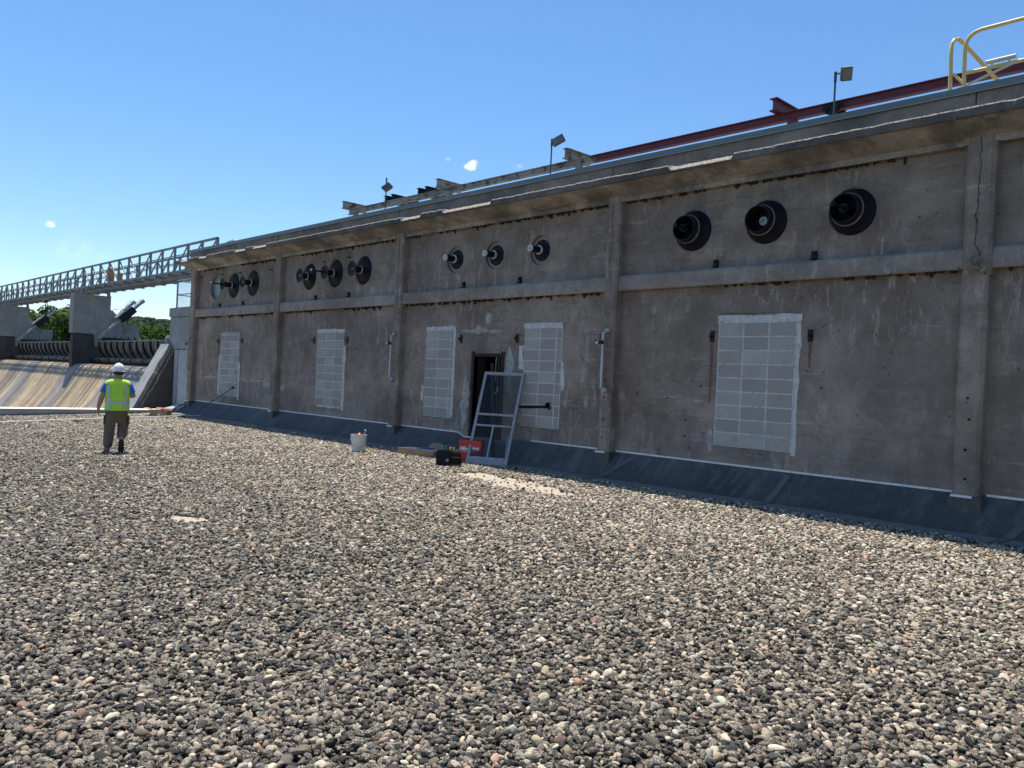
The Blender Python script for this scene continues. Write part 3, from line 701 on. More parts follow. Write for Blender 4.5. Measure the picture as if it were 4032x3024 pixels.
# ---------------------------------------------------------------- block-filled windows
def ragged(mb, x0, x1, z0, z1, y, amp=.02, k=0, th=.004):
    # a smear of mortar: strip with a wandering outline, tapering at its ends when it is a loose patch
    tp = amp >= .04
    vert = (z1 - z0) > (x1 - x0); L = (z1 - z0) if vert else (x1 - x0); n = max(4, int(L / .018)); vs = []; fs = []
    for i in range(n + 1):
        t = i / n
        a_ = amp * noise.noise(Vector((t * L * 4, x0, z0))); b_ = amp * 2 * max(-.4, noise.noise(Vector((t * L * 3, x1, z1 + 3)))) + amp * .5 * noise.noise(Vector((t * L * 13, x1, z1)))
        lo_, hi_ = (x0 + a_, x1 + b_) if vert else (z0 + a_, z1 + b_)
        if tp:
            c_ = (lo_ + hi_) / 2; w_ = (hi_ - lo_) / 2 * max(.04, math.sin(math.pi * min(.999, max(.001, t)))) ** .5
            w_ *= .75 + .5 * noise.noise(Vector((t * L * 9, x0, 7))); w_ = max(.004, abs(w_)); lo_, hi_ = c_ - w_, c_ + w_
        for yy in (y, y + th):
            if vert: vs += [(lo_, yy, z0 + t * L), (hi_, yy, z0 + t * L)]
            else: vs += [(x0 + t * L, yy, lo_), (x0 + t * L, yy, hi_)]
    for i in range(n):
        o_ = i * 4
        fs += [(o_, o_ + 1, o_ + 5, o_ + 4), (o_, o_ + 2, o_ + 6, o_ + 4), (o_ + 1, o_ + 3, o_ + 7, o_ + 5)]
    fs += [(0, 1, 3, 2), (n * 4, n * 4 + 1, n * 4 + 3, n * 4 + 2)]
    mb.add(vs, fs, k)
BH = .2032
def infill(cols_for_row, z0, rows, x0, x1, smears, toprow=None, gap=.012):
    mb = MB(); mb.box(x0, x1, -.0085, .01, z0, z0 + rows * BH + (toprow or 0), 0)
    for r in range(rows + (1 if toprow else 0)):
        za = z0 + r * BH; zb = za + (BH if r < rows else toprow)
        cs = cols_for_row(r)
        for a_, b_ in zip(cs, cs[1:]):
            if b_ - a_ < .03: continue
            mb.box(a_ + gap * .8, b_ - gap * .8, -.0112 - rnd(0, .0018), -.002, za + gap * .6, zb - gap * .6, 1, tone=random.random() ** 1.3)
    o = mb.build('block_infill', ['mortar', 'block'], house, bevel=.0025)
    for s_ in smears:
        m2 = MB(); ragged(m2, *s_[:4], -.006 if len(s_) < 6 else s_[5], s_[4]); m2.build('mortar_smear', 'smear' if s_[4] >= .04 else 'mortar', o)
    return o
infill(lambda r: [-23.88] + ([-23.53, -23.12, -22.72] if r % 2 == 0 else [-23.71, -23.30, -22.90]) + [-22.62], .69, 9, -23.89, -22.62,
       [(-23.98, -23.89, .72, 1.9, .02), (-22.615, -22.52, .60, 1.7, .02), (-22.5, -21.0, 1.17, 1.24, .06), (-21.05, -20.62, .98, 1.26, .07), (-25.05, -24.05, 1.18, 1.25, .04)], toprow=.075)
infill(lambda r: [-18.19 + .4064 * i for i in range(4)], .70, 9, -18.2, -16.965, [(-18.2, -16.92, 2.515, 2.61, .012, -.017), (-16.965, -16.86, .62, 2.2, .03), (-18.1, -17.0, .66, .70, .02), (-20.05, -19.78, .93, 1.18, .06)])
infill(lambda r: [-13.70, -13.296, -12.89, -12.80], .70, 9, -13.705, -12.79, [(-13.71, -12.72, 2.515, 2.60, .010, -.017), (-12.79, -12.73, .72, 2.52, .008), (-13.8, -13.71, 1.02, 1.35, .03)])
infill(lambda r: [-10.72, -10.315, -9.909, -9.76], .70, 9, -10.72, -9.755, [(-10.74, -9.75, 2.515, 2.62, .010, -.017), (-9.91, -9.885, .72, 2.5, .006, -.0165), (-9.755, -9.69, 1.4, 1.9, .03), (-10.86, -10.73, 1.75, 2.2, .03)])
infill(lambda r: [-6.575 + .4064 * i for i in range(4)], .705, 9, -6.585, -5.35, [(-6.60, -5.27, 2.53, 2.65, .012, -.017), (-5.35, -5.285, .66, 2.53, .015), (-6.74, -6.59, .60, .98, .05)])
# repair mortar about the doorway
gm = simple('grey_green_mortar', (.36, .35, .32), .95, 0, .3, 5, .006, c2=(.27, .24, .21))
for q_ in ((-12.5, -12.24, .50, 1.6, .05), (-11.2, -10.98, 1.35, 2.2, .06), (-12.55, -11.2, 2.44, 2.56, .05), (-11.9, -11.68, 2.62, 2.85, .08)):
    mb = MB(); ragged(mb, *q_[:4], -.006, q_[4]); mb.build('mortar_patch', gm, house)

# door frame and the open doorway
fr = MB(); fr.box(-12.20, -12.12, -.02, .10, .38, 2.085); fr.box(-11.33, -11.25, -.02, .10, .38, 2.085); fr.box(-12.12, -11.33, -.015, .10, 1.985, 2.045)
dfo = fr.build('door_frame', 'wood_old', house, bevel=.004)
mb = MB(); mb.box(-11.45, -11.395, .01, .30, .38, 1.98); mb.build('door_stop', 'wood_old', dfo)
mb = MB(); mb.tube([(-11.47, -.01, 1.98), (-11.475, -.012, 1.8), (-11.468, -.01, 1.6), (-11.455, -.012, 1.5)], .005, 6); mb.build('hanging_cord', 'cream_pipe', dfo)

# ---------------------------------------------------------------- membrane flashing, termination bar
fl = MB(); prof = [(-.004, .43), (-.02, .39), (-.10, .315), (-.22, .215), (-.34, .12), (-.45, .045), (-.58, .018), (-.76, .004)]
n = len(prof); cnt = int((XR - XL) / .15); vs = []
def tz(x):
    if -12.33 < x < -11.0: return -.07
    if -12.49 < x <= -12.33: return -.07 * (x + 12.49) / .16
    return 0
for i in range(cnt + 1):
    x = XL + (XR - XL) * i / cnt
    for k, (y, z) in enumerate(prof):
        w = .008 * noise.noise(Vector((x * .8, k * .6, 1))); vs.append((x, y + (w if k > 1 else 0), z + (tz(x) if k < 2 else tz(x) * .5 if k == 2 else 0) + (w if k > 1 else 0)))
fs = [(i * n + k, i * n + k + 1, (i + 1) * n + k + 1, (i + 1) * n + k) for i in range(cnt) for k in range(n - 1)]
fl.add(vs, fs)
flash = thing('wall_flashing', 'black rubber roof membrane sloping up against the base of the wall', 'flashing', (XL, -.3, 0))
fl.build('membrane', 'membrane', flash, smooth=True)
for x0, x1 in ((-23.0, -23.5), (-19.3, -20.0), (-15.9, -16.6), (-8.05, -8.6), (-5.42, -5.50), (-2.4, -2.68), (.6, .3)):
    mb = MB(); vs = []
    for k, (y, z) in enumerate(prof[1:]):
        t = k / (n - 2); x = x0 + (x1 - x0) * t
        vs += [(x, y - .004, z + .006), (x + .10, y - .004, z + .006)]
    mb.add(vs, [(2 * k, 2 * k + 1, 2 * k + 3, 2 * k + 2) for k in range(n - 2)])
    mb.build('seam', 'membrane_seam', flash)
for a_, c_ in PIL:    # collars round the pilaster feet
    mb = MB(); mb.prism([(-.19, .42), (-.19, .24), (-.26, .17), (-.05, .30), (.0, .42)], 'x', a_ - .03, c_ + .05); mb.build('collar', 'membrane', flash, bevel=.01)
segs = [(XL + .32, -20.34), (-20.05, -14.77), (-14.46, -12.49), (-10.42, -8.74), (-8.43, -3.25), (-2.9, 2.4), (2.8, XR)]
tb = []
for a_, c_ in segs:
    mb = MB(); mb.box(a_, c_, -.018, -.005, .428, .455)
    x = a_ + .1
    while x < c_: mb.lathe([(.0055, 0), (.0055, .003), (.001, .004)], (x, -.018, .4415), (0, -1, 0), 6, 1); x += .30
    mb.build('termination_bar', ['term', 'black_steel'], flash)
for a_, c_ in PIL:
    mb = MB(); mb.box(a_ + .01, c_ - .05, -.205, -.192, .40, .43); mb.build('termination_bar', 'term', flash)
mb = MB(); mb.bar((-12.49, -.012, .44), (-12.33, -.012, .366), .012, .026, (0, 0, 1)); mb.box(-12.33, -12.1, -.018, -.005, .355, .38); mb.build('termination_bar', 'term', flash)
# light membrane gusset at the west corner
mb = MB(); mb.add([(XL - .02, -.30, .30), (XL + .05, -.80, .01), (XL - .9, -1.0, .0), (XL - 1.0, -.35, .06), (XL - .1, -.1, .3)], [(0, 1, 2, 3), (0, 3, 4)])
mb.build('corner_gusset', 'membrane_light', flash)
mb = MB(); mb.lathe([(.001, 0), (.03, .01), (.035, .05), (.02, .10), (.001, .12)], (-14.86, -.03, .42), (0, -.1, 1), 9); mb.box(-14.90, -14.83, -.04, -.02, .36, .52); mb.build('rust_patch', 'rust', flash)

# ---------------------------------------------------------------- wall bushings
def bushing_flanged(cx, cz, R_, label, rod=0., bell=.18, reach=.33):
    t = thing('wall_bushing', label, 'bushing', (cx, 0, cz), 'round bushings through the upper wall')
    mb = MB(); mb.lathe([(.001, -.10), (R_ * .97, -.10), (R_ + .012, -.10)], (cx, 0, cz), n=36); mb.build('hole_rim', 'parapet', t, smooth=True)
    mb = MB(); mb.lathe([(R_, -.07), (R_, -.05), (R_ * .96, -.038), (.085, .03), (.001, .03)], (cx, 0, cz), n=36); mb.build('wall_plate', 'black_plate', t, smooth=True)
    mb = MB(); mb.lathe([(.084, .02), (.084, .10)], (cx, 0, cz), n=24); mb.lathe([(.095, .078), (.098, .09), (.095, .102), (.082, .102)], (cx, 0, cz), n=24, k=1); mb.lathe([(.074, .10), (.074, reach - .07), (.060, reach - .05)], (cx, 0, cz), n=24)
    mb.build('neck', ['black_steel', 'white_ring'], t, smooth=True)
    mb = MB(); mb.lathe([(.055, reach - .10), (.062, reach - .05), (.11, reach - .025), (bell, reach + .01), (bell + .004, reach + .018), (bell - .004, reach + .02), (.10, reach - .01), (.04, reach - .03), (.001, reach - .03)], (cx, 0, cz), n=32)
    mb.build('bell_disc', 'rust_disc', t, smooth=True)
    if rod:
        mb = MB()
        mb.tube([(cx, -reach + .05, cz), (cx, -rod, cz)], .020, 12); mb.lathe([(.020, rod), (.026, rod), (.026, rod + .035), (.012, rod + .035), (.012, rod + .01)], (cx, 0, cz), n=12, k=1)
        mb.build('conductor_rod', ['black_steel', 'galv'], t, smooth=True)
    else:
        mb = MB(); mb.lathe([(.001, reach - .03), (.022, reach - .03), (.022, reach + .01), (.010, reach + .01), (.010, reach - .02)], (cx, 0, cz), n=12); mb.build('rod_end', 'galv', t, smooth=True)
    return t
def bushing_ribbed(cx, cz, label):
    t = thing('wall_bushing', label, 'bushing', (cx, 0, cz), 'round bushings through the upper wall')
    mb = MB(); mb.lathe([(.275, -.06), (.21, -.055), (.205, -.055), (.001, -.055)], (cx, 0, cz), n=36); mb.build('mortar_ring', simple('smooth_mortar_ring', (.30, .27, .24), .95, 0, .15, 5), t)
    mb = MB(); mb.lathe([(.208, -.052), (.205, -.042), (.13, -.034), (.001, -.034)], (cx, 0, cz), n=10, a0=.2); mb.build('wall_plate', 'black_plate', t)
    mb = MB(); pr = []
    for i in range(4): pr += [(.105 - .006 * i, -.03 + i * .012), (.098 - .006 * i, -.022 + i * .012)]
    mb.lathe(pr, (cx, 0, cz), n=28); mb.lathe([(.06, .02), (.085, .02), (.085, .045), (.055, .045)], (cx, 0, cz), n=28, k=1)
    mb.build('clamp_ring', ['black_steel', 'white_ring'], t, smooth=True)
    pr = [(.046, .04)]
    for i in range(9): y = .05 + i * .021; pr += [(.052, y), (.063, y + .005), (.063, y + .012), (.052, y + .017)]
    mb = MB(); mb.lathe(pr + [(.046, .25)], (cx, 0, cz), n=24); mb.build('ribbed_sleeve', 'rubber', t, smooth=True, sharp=60)
    mb = MB(); mb.lathe([(.052, .245), (.062, .245), (.062, .275), (.018, .277), (.018, .25)], (cx, 0, cz), n=24); mb.lathe([(.016, .262), (.001, .262)], (cx, 0, cz), n=24, k=1)
    mb.build('end_cap', ['white_ring', 'dark_in'], t, smooth=True)
    return t
def bushing_sleeve(cx, cz, label, kind):
    t = thing('wall_bushing', label, 'bushing', (cx, 0, cz), 'round bushings through the upper wall')
    mb = MB(); mb.lathe([(.325, -.03), (.305, -.015), (.001, -.015)], (cx, 0, cz), n=40); mb.build('mortar_ring', 'mortar', t)
    pr = [(.300 + .004 * math.sin(i * 2.1), -.03) for i in range(1)] + [(.312, -.01), (.308, .004), (.300, .010), (.255, .09), (.215, .17), (.196, .24), (.188, .27), (.191, .272), (.191, .28), (.178, .28), (.176, .02), (.001, .02)]
    mb = MB(); mb.lathe(pr, (cx, 0, cz), n=44); mb.build('sleeve', 'black_plate', t, smooth=True)
    mb = MB(); mb.lathe([(.212, .165), (.222, .167), (.216, .187), (.205, .189)], (cx, 0, cz), n=40); mb.build('clamp_ring', 'dull_ring', t, smooth=True)
    mb = MB()
    if kind == 'stub':
        mb.lathe([(.07, .02), (.062, .10), (.058, .10), (.035, .10), (.032, .06), (.001, .06)], (cx, 0, cz), n=24); mb.build('stub', 'white_ring', t, smooth=True)
    else:
        L = .50 if kind == 'long' else .60
        mb.lathe([(.06, .02), (.055, .22), (.060, .22), (.060, .27), (.045, .27), (.043, .34), (.024, .34), (.022, L - .04), (.030, L - .04), (.030, L), (.012, L), (.012, L - .02)], (cx, 0, cz), n=20); mb.build('conductor_rod', 'black_steel', t, smooth=True)
    return t
# bay 1: blanked hole + two flanged bushings
t = thing('blanked_opening', 'round wall opening closed by a pale blue plate, westernmost in the row', 'opening', (-24.47, 0, 3.995), None)
mb = MB(); mb.lathe([(.001, -.10), (.365, -.10)], (-24.47, 0, 3.995), n=40); mb.build('cover_plate', 'glass_blue', t)
bushing_flanged(-23.18, 3.995, .355, 'black disc bushing with a long rod, beside the pale blue blanked hole', .68, .165, .34)
bushing_flanged(-21.93, 3.995, .355, 'black disc bushing with brown bell and no rod, last before the second pilaster', 0, .165, .31)
bushing_flanged(-18.76, 3.985, .325, 'black disc bushing with brown bell, first of the trio right of the second pilaster', 0, .175, .27)
bushing_flanged(-17.50, 3.985, .325, 'middle bushing of its trio with long bright-tipped rod above the three-column block window', .66, .17, .30)
bushing_flanged(-16.26, 3.985, .325, 'black disc bushing with brown bell, last of the trio before the third pilaster', 0, .18, .31)
bushing_ribbed(-12.88, 3.985, 'ribbed bushing with white end cap, furthest from the camera of the three alike')
bushing_ribbed(-11.67, 3.975, 'ribbed bushing with white end cap, middle one of the three above the doorway')
bushing_ribbed(-10.43, 3.965, 'ribbed bushing with white end cap, nearest the camera of the three alike')
bushing_sleeve(-7.12, 3.98, 'wide black sleeve bushing with thin rod tip standing out at its left edge', 'long')
bushing_sleeve(-5.89, 3.98, 'wide open black sleeve bushing with only a pale stub inside', 'stub')
bushing_sleeve(-4.65, 3.98, 'wide black sleeve bushing with thick stepped rod, nearest the camera', 'longer')

# ---------------------------------------------------------------- small ironwork on the wall
def studm(x, z, L, label, ang=0):
    mb = MB(); mb.tube([(x, .02, z), (x, -.04, z), (x, -L, z + ang)], .009, 8); mb.lathe([(.022, 0), (.022, .02), (.015, .03)], (x, 0, z), n=8)
    tag(mb.build('wall_stud', 'black_steel', None, smooth=True), label, 'stud', 'iron studs in the upper wall')
studm(-23.99, 4.375, .30, 'long iron stud above the pale blue blanked hole')
studm(-22.74, 4.335, .12, 'short iron stud between the two bushings of the west bay')
studm(-25.49, 4.375, .12, 'iron stud beside the west corner pilaster')
studm(-20.83, 4.312, .07, 'bent iron stud left of the second pilaster', -.02)
studm(-18.05, 4.31, .04, 'tiny iron stud between the first two bushings of the second bay')
studm(-16.85, 4.33, .13, 'iron stud left of the bushing nearest the third pilaster')
BG = 'dark clip brackets standing on the wall band'
def clip(x, z, label, tilt=0):
    t = thing('clip_bracket', label, 'bracket', (x, 0, z), BG)
    mb = MB(); mb.box(x - .035, x + .035, -.05, -.004, z - .06, z + .06); mb.box(x - .035, x + .035, -.09, -.05, z - .06, z - .045); mb.build('plate', 'black_steel', t, bevel=.004)
    mb = MB(); mb.lathe([(.016, 0), (.016, .02), (.001, .022)], (x, -.05, z + .02), n=8); mb.build('bolt', 'black_steel', t)
for x, z, l in ((-24.05, 3.44, 'westernmost clip bracket on the band, below the pale blue hole'), (-22.48, 3.44, 'clip bracket on the band below the two west bay bushings'),
             (-18.37, 3.43, 'clip bracket on the band below the first bushing right of the second pilaster'), (-16.82, 3.43, 'clip bracket on the band below the bushing nearest the third pilaster'),
             (-12.54, 3.435, 'clip bracket on the band left of the doorway, under ribbed bushings'), (-10.91, 3.435, 'clip bracket on the band right of the doorway, under ribbed bushings'),
             (-6.68, 3.435, 'clip bracket on the band between the first two wide sleeves'), (-5.14, 3.435, 'clip bracket on the band nearest the camera, between the last two sleeves')): clip(x, z, l)
def hinge(x, label, z=2.335):
    t = thing('shutter_bracket', label, 'bracket', (x, 0, z), 'dark shutter brackets beside the blocked windows')
    mb = MB(); mb.box(x - .035, x + .035, -.022, -.003, z - .085, z + .085); mb.build('back_plate', 'black_steel', t, bevel=.004)
    mb = MB(); mb.box(x - .012, x + .012, -.075, -.022, z - .012, z + .012); mb.tube([(x, -.07, z - .03), (x, -.07, z + .035)], .012, 8); mb.build('pin', 'black_steel', t)
    mb = MB(); mb.add([(x - .02, -.003, z - .09), (x + .022, -.003, z - .09), (x + .012, -.003, z - .75), (x - .008, -.003, z - .7)], [(0, 1, 2, 3)])
    return t
WN = ('westernmost narrow window of staggered blocks', 'pale three-column window left of the third pilaster', None, 'large block window nearest the camera')
for x, l in ((-24.04, 'bracket on the left of the ' + WN[0]), (-22.46, 'bracket on the right of the ' + WN[0]), (-18.37, 'bracket on the left of the ' + WN[1]), (-16.80, 'bracket on the right of the ' + WN[1]),
             (-12.56, 'bracket between the blocked window and the doorway, left of the opening'), (-10.92, 'bracket between the doorway and the blocked window on its right'),
             (-6.69, 'bracket on the left of the ' + WN[3]), (-5.145, 'bracket on the right of the ' + WN[3])): hinge(x, l)
mrs = simple('rust_run_stain', (.17, .10, .07), .95, 0, .3, 8)
for x, l in ((-24.04, .75), (-22.46, .75), (-6.69, .9), (-5.145, .35), (-16.8, .3)):
    mb = MB(); z = 2.24; nn = 14; vs = []
    for i in range(nn + 1):
        w = .026 * (1 - .5 * i / nn) * (1 + .5 * noise.noise(Vector((x, i * .8, 0)))); c = x + .008 * noise.noise(Vector((x, i * .4, 5)))
        vs += [(c - w, -.0035, z - l * i / nn), (c + w, -.0035, z - l * i / nn)]
    mb.add(vs, [(2 * i, 2 * i + 1, 2 * i + 3, 2 * i + 2) for i in range(nn)]); mb.build('rust_run', mrs, house)
t = thing('projecting_bar', 'black steel bar jutting out of the blocked window right of the doorway', 'bar', (-10.05, 0, 1.09))
mb = MB(); mb.bar((-10.05, .02, 1.09), (-9.77, -1.0, 1.09), .045, .05); mb.build('bar', 'black_steel', t, bevel=.003)
mb = MB()
for i in range(14):
    a_ = rnd(0, 6.28); d_ = rnd(.03, .075); mb.obox((-10.05 + math.cos(a_) * d_, -.018, 1.09 + math.sin(a_) * d_), (rnd(.01, .03), 0, rnd(-.01, .01)), (0, .006, 0), (rnd(-.01, .01), 0, rnd(.01, .03)))
mb.build('mortar_collar', simple('dark_mortar', (.09, .088, .085), .95), t)

# small spikes left in the lower wall
for x, z in ((-8.05, 1.42), (-7.45, 1.38), (-7.1, 1.05), (-7.1, .80), (-7.02, .62), (-4.96, 1.62), (-6.85, 1.58)):
    mb = MB(); mb.box(x - .014, x + .014, -.012, -.002, z - .012, z + .012); mb.build('bolt_plate', 'black_steel', house, bevel=.003)
for i, (a_, c_) in enumerate(PIL[:5]):
    for z in (.62, .95, 1.35, 1.62)[: 4 if i > 2 else 3]:
        mb = MB(); mb.lathe([(.016, 0), (.016, .003), (.001, .003)], ((a_ + c_) / 2 + rnd(-.02, .02), PY - .003, z + rnd(-.05, .05)), n=10); mb.build('drill_hole', 'crack', house)

def logger(x, label, y=-.24, top=2.41, bot=1.47):
    t = thing('logger_bar', label, 'sensor bar', (x, y, bot), 'pale sensor bars clamped to the pilasters')
    mb = MB(); mb.box(x - .022, x + .022, y - .02, y + .012, bot, top); mb.build('bar', 'bar_grey', t, bevel=.004)
    for z in (top + .03, bot - .02):
        mb = MB(); mb.box(x + .012, x + .11, y - .005, y + .06, z - .035, z + .03); mb.box(x + .03, x + .075, y - .03, y, z - .05, z - .02); c_ = mb.build('clamp', 'galv', t, bevel=.004)
    zb = top - .17
    mb = MB(); mb.box(x - .115, x + .03, y - .06, y - .022, zb - .035, zb + .03); bx = mb.build('logger_box', 'plastic_black', t, bevel=.005)
    mb = MB(); mb.box(x - .112, x - .07, y - .063, y - .0605, zb - .028, zb + .005); mb.box(x - .07, x - .05, y - .063, y - .0605, zb + .005, zb + .022); mb.build('sticker', 'paper', bx)
    mb = MB(); mb.tube([(x - .045, y - .035, zb + .03), (x - .045, y - .035, zb + .15)], .006, 8); mb.build('aerial', 'plastic_black', bx)
    return t
logger(-8.622, 'pale bar with black logger box on the pilaster right of the doorway')
logger(-14.66, 'pale bar with black logger box on the pilaster left of the doorway')
logger(-25.845, 'pale bar with black logger box on the far west corner pilaster')
mb = MB(); mb.box(-8.76, -8.70, -.05, -.005, 1.45, 1.53); tag(mb.build('junction_box', 'grey_plastic', None, bevel=.004), 'small grey box on the wall beside the foot of the nearest sensor bar', 'junction box')

# ---------------------------------------------------------------- on the building roof
def ibeam(mb, a, b, h, w, tf=.014, tw=.012, k=None, notch=0):
    a, b = Vector(a), Vector(b); d = (b - a).normalized(); s_ = d.cross(Vector((0, 0, 1))).normalized(); L = (b - a).length
    c = (a + b) / 2
    for dz in (-h / 2 + tf / 2, h / 2 - tf / 2): mb.obox(c + Vector((0, 0, dz)), d * L / 2, s_ * w / 2, Vector((0, 0, tf / 2)), k)
    mb.obox(c, d * L / 2, s_ * tw / 2, Vector((0, 0, h / 2 - tf)), k)
rail = thing('rail_beam', 'long steel I-beam rail above the parapet, flaking grey at the west, maroon at the east', 'beam', (-18.9, 1.2, 5.12))
mb = MB(); ibeam(mb, (-18.93, 1.2, 5.89), (-10.23, 1.2, 5.89), .137, .10); mb.build('beam', 'old_beam', rail)
mb = MB(); ibeam(mb, (-10.23, 1.2, 5.89), (XR, 1.2, 5.89), .139, .102); o = mb.build('beam', 'maroon', rail); o['label'] = 'maroon painted length of the rail beam'
# far rail, part of the same track, seen only through the gaps
mb = MB(); ibeam(mb, (-18.93, 5.2, 5.885), (XR, 5.2, 5.885), .17, .14)
tag(mb.build('rail_beam', 'old_beam', None), 'second steel rail beam further back on the roof, hidden behind the first', 'beam')
for x in (-18.6, -14.7, -10.65, -6.2, -1.8, 2.6):
    mb = MB(); mb.box(x - .06, x + .06, 1.15, 1.25, 5.12, 5.82); mb.box(x - .10, x + .10, 1.08, 1.32, 5.12, 5.135); mb.build('support_post', 'steel_grey' if x < -9 else 'maroon', rail)
def stub(x, m, label, y0=.93, y1=1.75, z=6.065, h=.20):
    mb = MB(); ibeam(mb, (x, y0, z), (x, y1, z), h, .13)
    tag(mb.build('cross_beam', m, None), label, 'beam', 'short cross beams on the roof rail')
stub(-18.95, 'old_beam', 'pale grey short cross beam on the west end of the roof rail', 1.0, 1.72)
stub(-14.90, 'old_beam', 'pale grey short cross beam on the rail, between two floodlights at mid roof', 1.0, 1.70)
stub(-10.86, 'old_beam', 'pale spotted short cross beam just west of where the rail turns maroon', 1.0, 1.70)
stub(-6.42, 'maroon', 'maroon short cross beam on the rail west of the nearest floodlight', .98, 1.72, 6.065, .20)
for x, l in ((-17.35, 'dark cross beam behind the rail, first of the western pair'), (-17.05, 'dark cross beam behind the rail, second of the western pair'),
             (-15.95, 'dark cross beam behind the rail, first of the eastern pair'), (-15.65, 'dark cross beam behind the rail, second of the eastern pair')):
    stub(x, 'black_steel', l, 1.25, 2.1, 6.06, .17)
t = thing('beam_trolley', 'dark steel trolley clamp on the maroon rail behind the nearest floodlight pole', 'trolley', (-5.52, 1.2, 5.8))
mb = MB(); mb.prism([(-5.68, 5.90), (-5.36, 5.90), (-5.36, 5.86), (-5.44, 5.76), (-5.60, 5.76), (-5.68, 5.84)], 'y', 1.10, 1.125); mb.build('side_plate', 'black_steel', t, bevel=.003)
mb = MB(); mb.prism([(-5.68, 5.90), (-5.36, 5.90), (-5.36, 5.86), (-5.44, 5.76), (-5.60, 5.76), (-5.68, 5.84)], 'y', 1.275, 1.30); mb.build('side_plate', 'black_steel', t, bevel=.003)
for x in (-5.6, -5.44):
    mb = MB(); mb.lathe([(.001, 0), (.035, 0), (.035, .03), (.001, .03)], (x, 1.10, 5.855), n=14); mb.build('wheel', 'black_steel', t)

def lamp(x, label, top, hc, d1, d2, d3, size=(.13, .10, .05), y=.1):
    # floodlight on a thin pole; d1,d2,d3 = head axes (width, height, thickness)
    t = thing('floodlight', label, 'floodlight', (x, y, 5.12), 'floodlights on poles along the roof edge')
    mb = MB(); mb.tube([(x, y, 5.12), (x, y, top)], .014, 8); mb.tube([(x, y, top - .14), (x, y, top)], .020, 8); mb.build('pole', 'lamp_grey', t, smooth=True)
    d1, d2, d3 = (Vector(v).normalized() for v in (d1, d2, d3)); c = Vector((x, y, 5.05)) + Vector(hc)
    d2 = (d2 - d1 * d2.dot(d1)).normalized(); d3 = d1.cross(d2)
    mb = MB(); w, h, th = size
    front = [c + d1 * w * sx + d2 * h * sz + d3 * th for sx, sz in ((-1, -1), (1, -1), (1, 1), (-1, 1))]
    mid = [c + d1 * w * sx + d2 * h * sz for sx, sz in ((-1, -1), (1, -1), (1, 1), (-1, 1))]
    back = [c + d1 * w * .65 * sx + d2 * h * .6 * sz - d3 * th for sx, sz in ((-1, -1), (1, -1), (1, 1), (-1, 1))]
    mb.add(front + mid + back, [(0, 1, 2, 3), (11, 10, 9, 8)] + [(i, (i + 1) % 4, 4 + (i + 1) % 4, 4 + i) for i in range(4)] + [(4 + i, 4 + (i + 1) % 4, 8 + (i + 1) % 4, 8 + i) for i in range(4)])
    hd = mb.build('lamp_head', 'lamp_grey', t, bevel=.004)
    mb = MB(); mb.obox(c + d3 * (th + .002), d1 * w * .85, d2 * h * .82, d3 * .002); mb.build('lens', simple('milky_lens', (.17, .175, .16), .3), hd)
    mb = MB(); mb.bar((x, y, top - .03), c - d3 * th * .5, .018); mb.build('arm', 'steel_grey', t)
    return t
lamp(-5.02, 'floodlight nearest the camera, its head turned aside on a pole before the maroon rail', 5.96, (.14, 0, .86), (.75, .6, .1), (.45, -.3, .9), (0, 1, 0), (.07, .09, .075))
lamp(-10.36, 'middle floodlight, tilted up on a thin pole beside the change of rail colour', 6.03, (.17, .0, .91), (.75, .45, .48), (-.45, -.2, .85), (0, 1, 0), (.12, .07, .06))
lamp(-15.63, 'westernmost floodlight, hung low and tilted on its pole at the roof edge', 6.10, (.09, -.03, .80), (.7, .45, .5), (-.3, .75, -.2), (0, 1, 0), (.11, .09, .05))

gr = thing('roof_guard_rail', 'faded yellow tubular hoops of a roof ladder guard above the coping', 'railing', (-3.4, .05, 5.12))
mb = MB(); mb.tube([(-3.529, .05, 5.12), (-3.540, .05, 5.80), (-3.541, .06, 5.93), (-3.525, .10, 5.99), (-3.505, .18, 6.02), (-3.478, .3, 5.995), (-3.396, .7, 5.867), (-3.25, 1.35, 5.64), (-3.2, 1.6, 5.55)], .024, 12); mb.build('hoop', 'yellow', gr, smooth=True)
mb = MB(); mb.tube([(-3.376, .05, 5.12), (-3.384, .05, 5.75), (-3.384, .05, 5.84), (-3.368, .05, 5.91), (-3.335, .05, 5.966), (-3.28, .05, 6.0), (-3.21, .05, 6.015), (-1.0, .05, 6.03), (-.9, .05, 5.95), (-.88, .05, 5.12)], .024, 12); mb.build('hoop', 'yellow', gr, smooth=True)
mb = MB(); mb.tube([(-3.372, .05, 5.525), (-.88, .05, 5.545)], .022, 12); mb.build('mid_rail', 'yellow', gr, smooth=True)
mb = MB(); mb.tube([(-3.504, .05, 5.548), (-3.36, .05, 5.375), (-3.2, .05, 5.2)], .018, 10); mb.build('brace', 'yellow', gr, smooth=True)
mb = MB(); mb.tube([(-3.145, .05, 5.597), (-2.83, .05, 5.600)], .026, 12); mb.tube([(-3.08, .05, 5.54), (-3.08, .05, 5.59)], .012, 8); mb.tube([(-2.90, .05, 5.54), (-2.90, .05, 5.59)], .012, 8); mb.build('latch_tube', 'cream_pipe', gr, smooth=True)
mb = MB(); mb.tube([(-3.45, .02, 5.33), (-2.835, -.02, 5.497)], .016, 10); mb.build('loose_strut', 'cream_pipe', gr, smooth=True)
mb = MB(); mb.prism([(-25.55, 5.12), (-24.95, 5.12), (-24.9, 5.62), (-24.95, 5.68), (-25.5, 5.66), (-25.6, 5.62)], 'y', .75, 1.35)
tag(mb.build('roof_vent', 'white_metal', None, bevel=.02), 'low pale vent cap just showing over the west end of the parapet', 'vent')

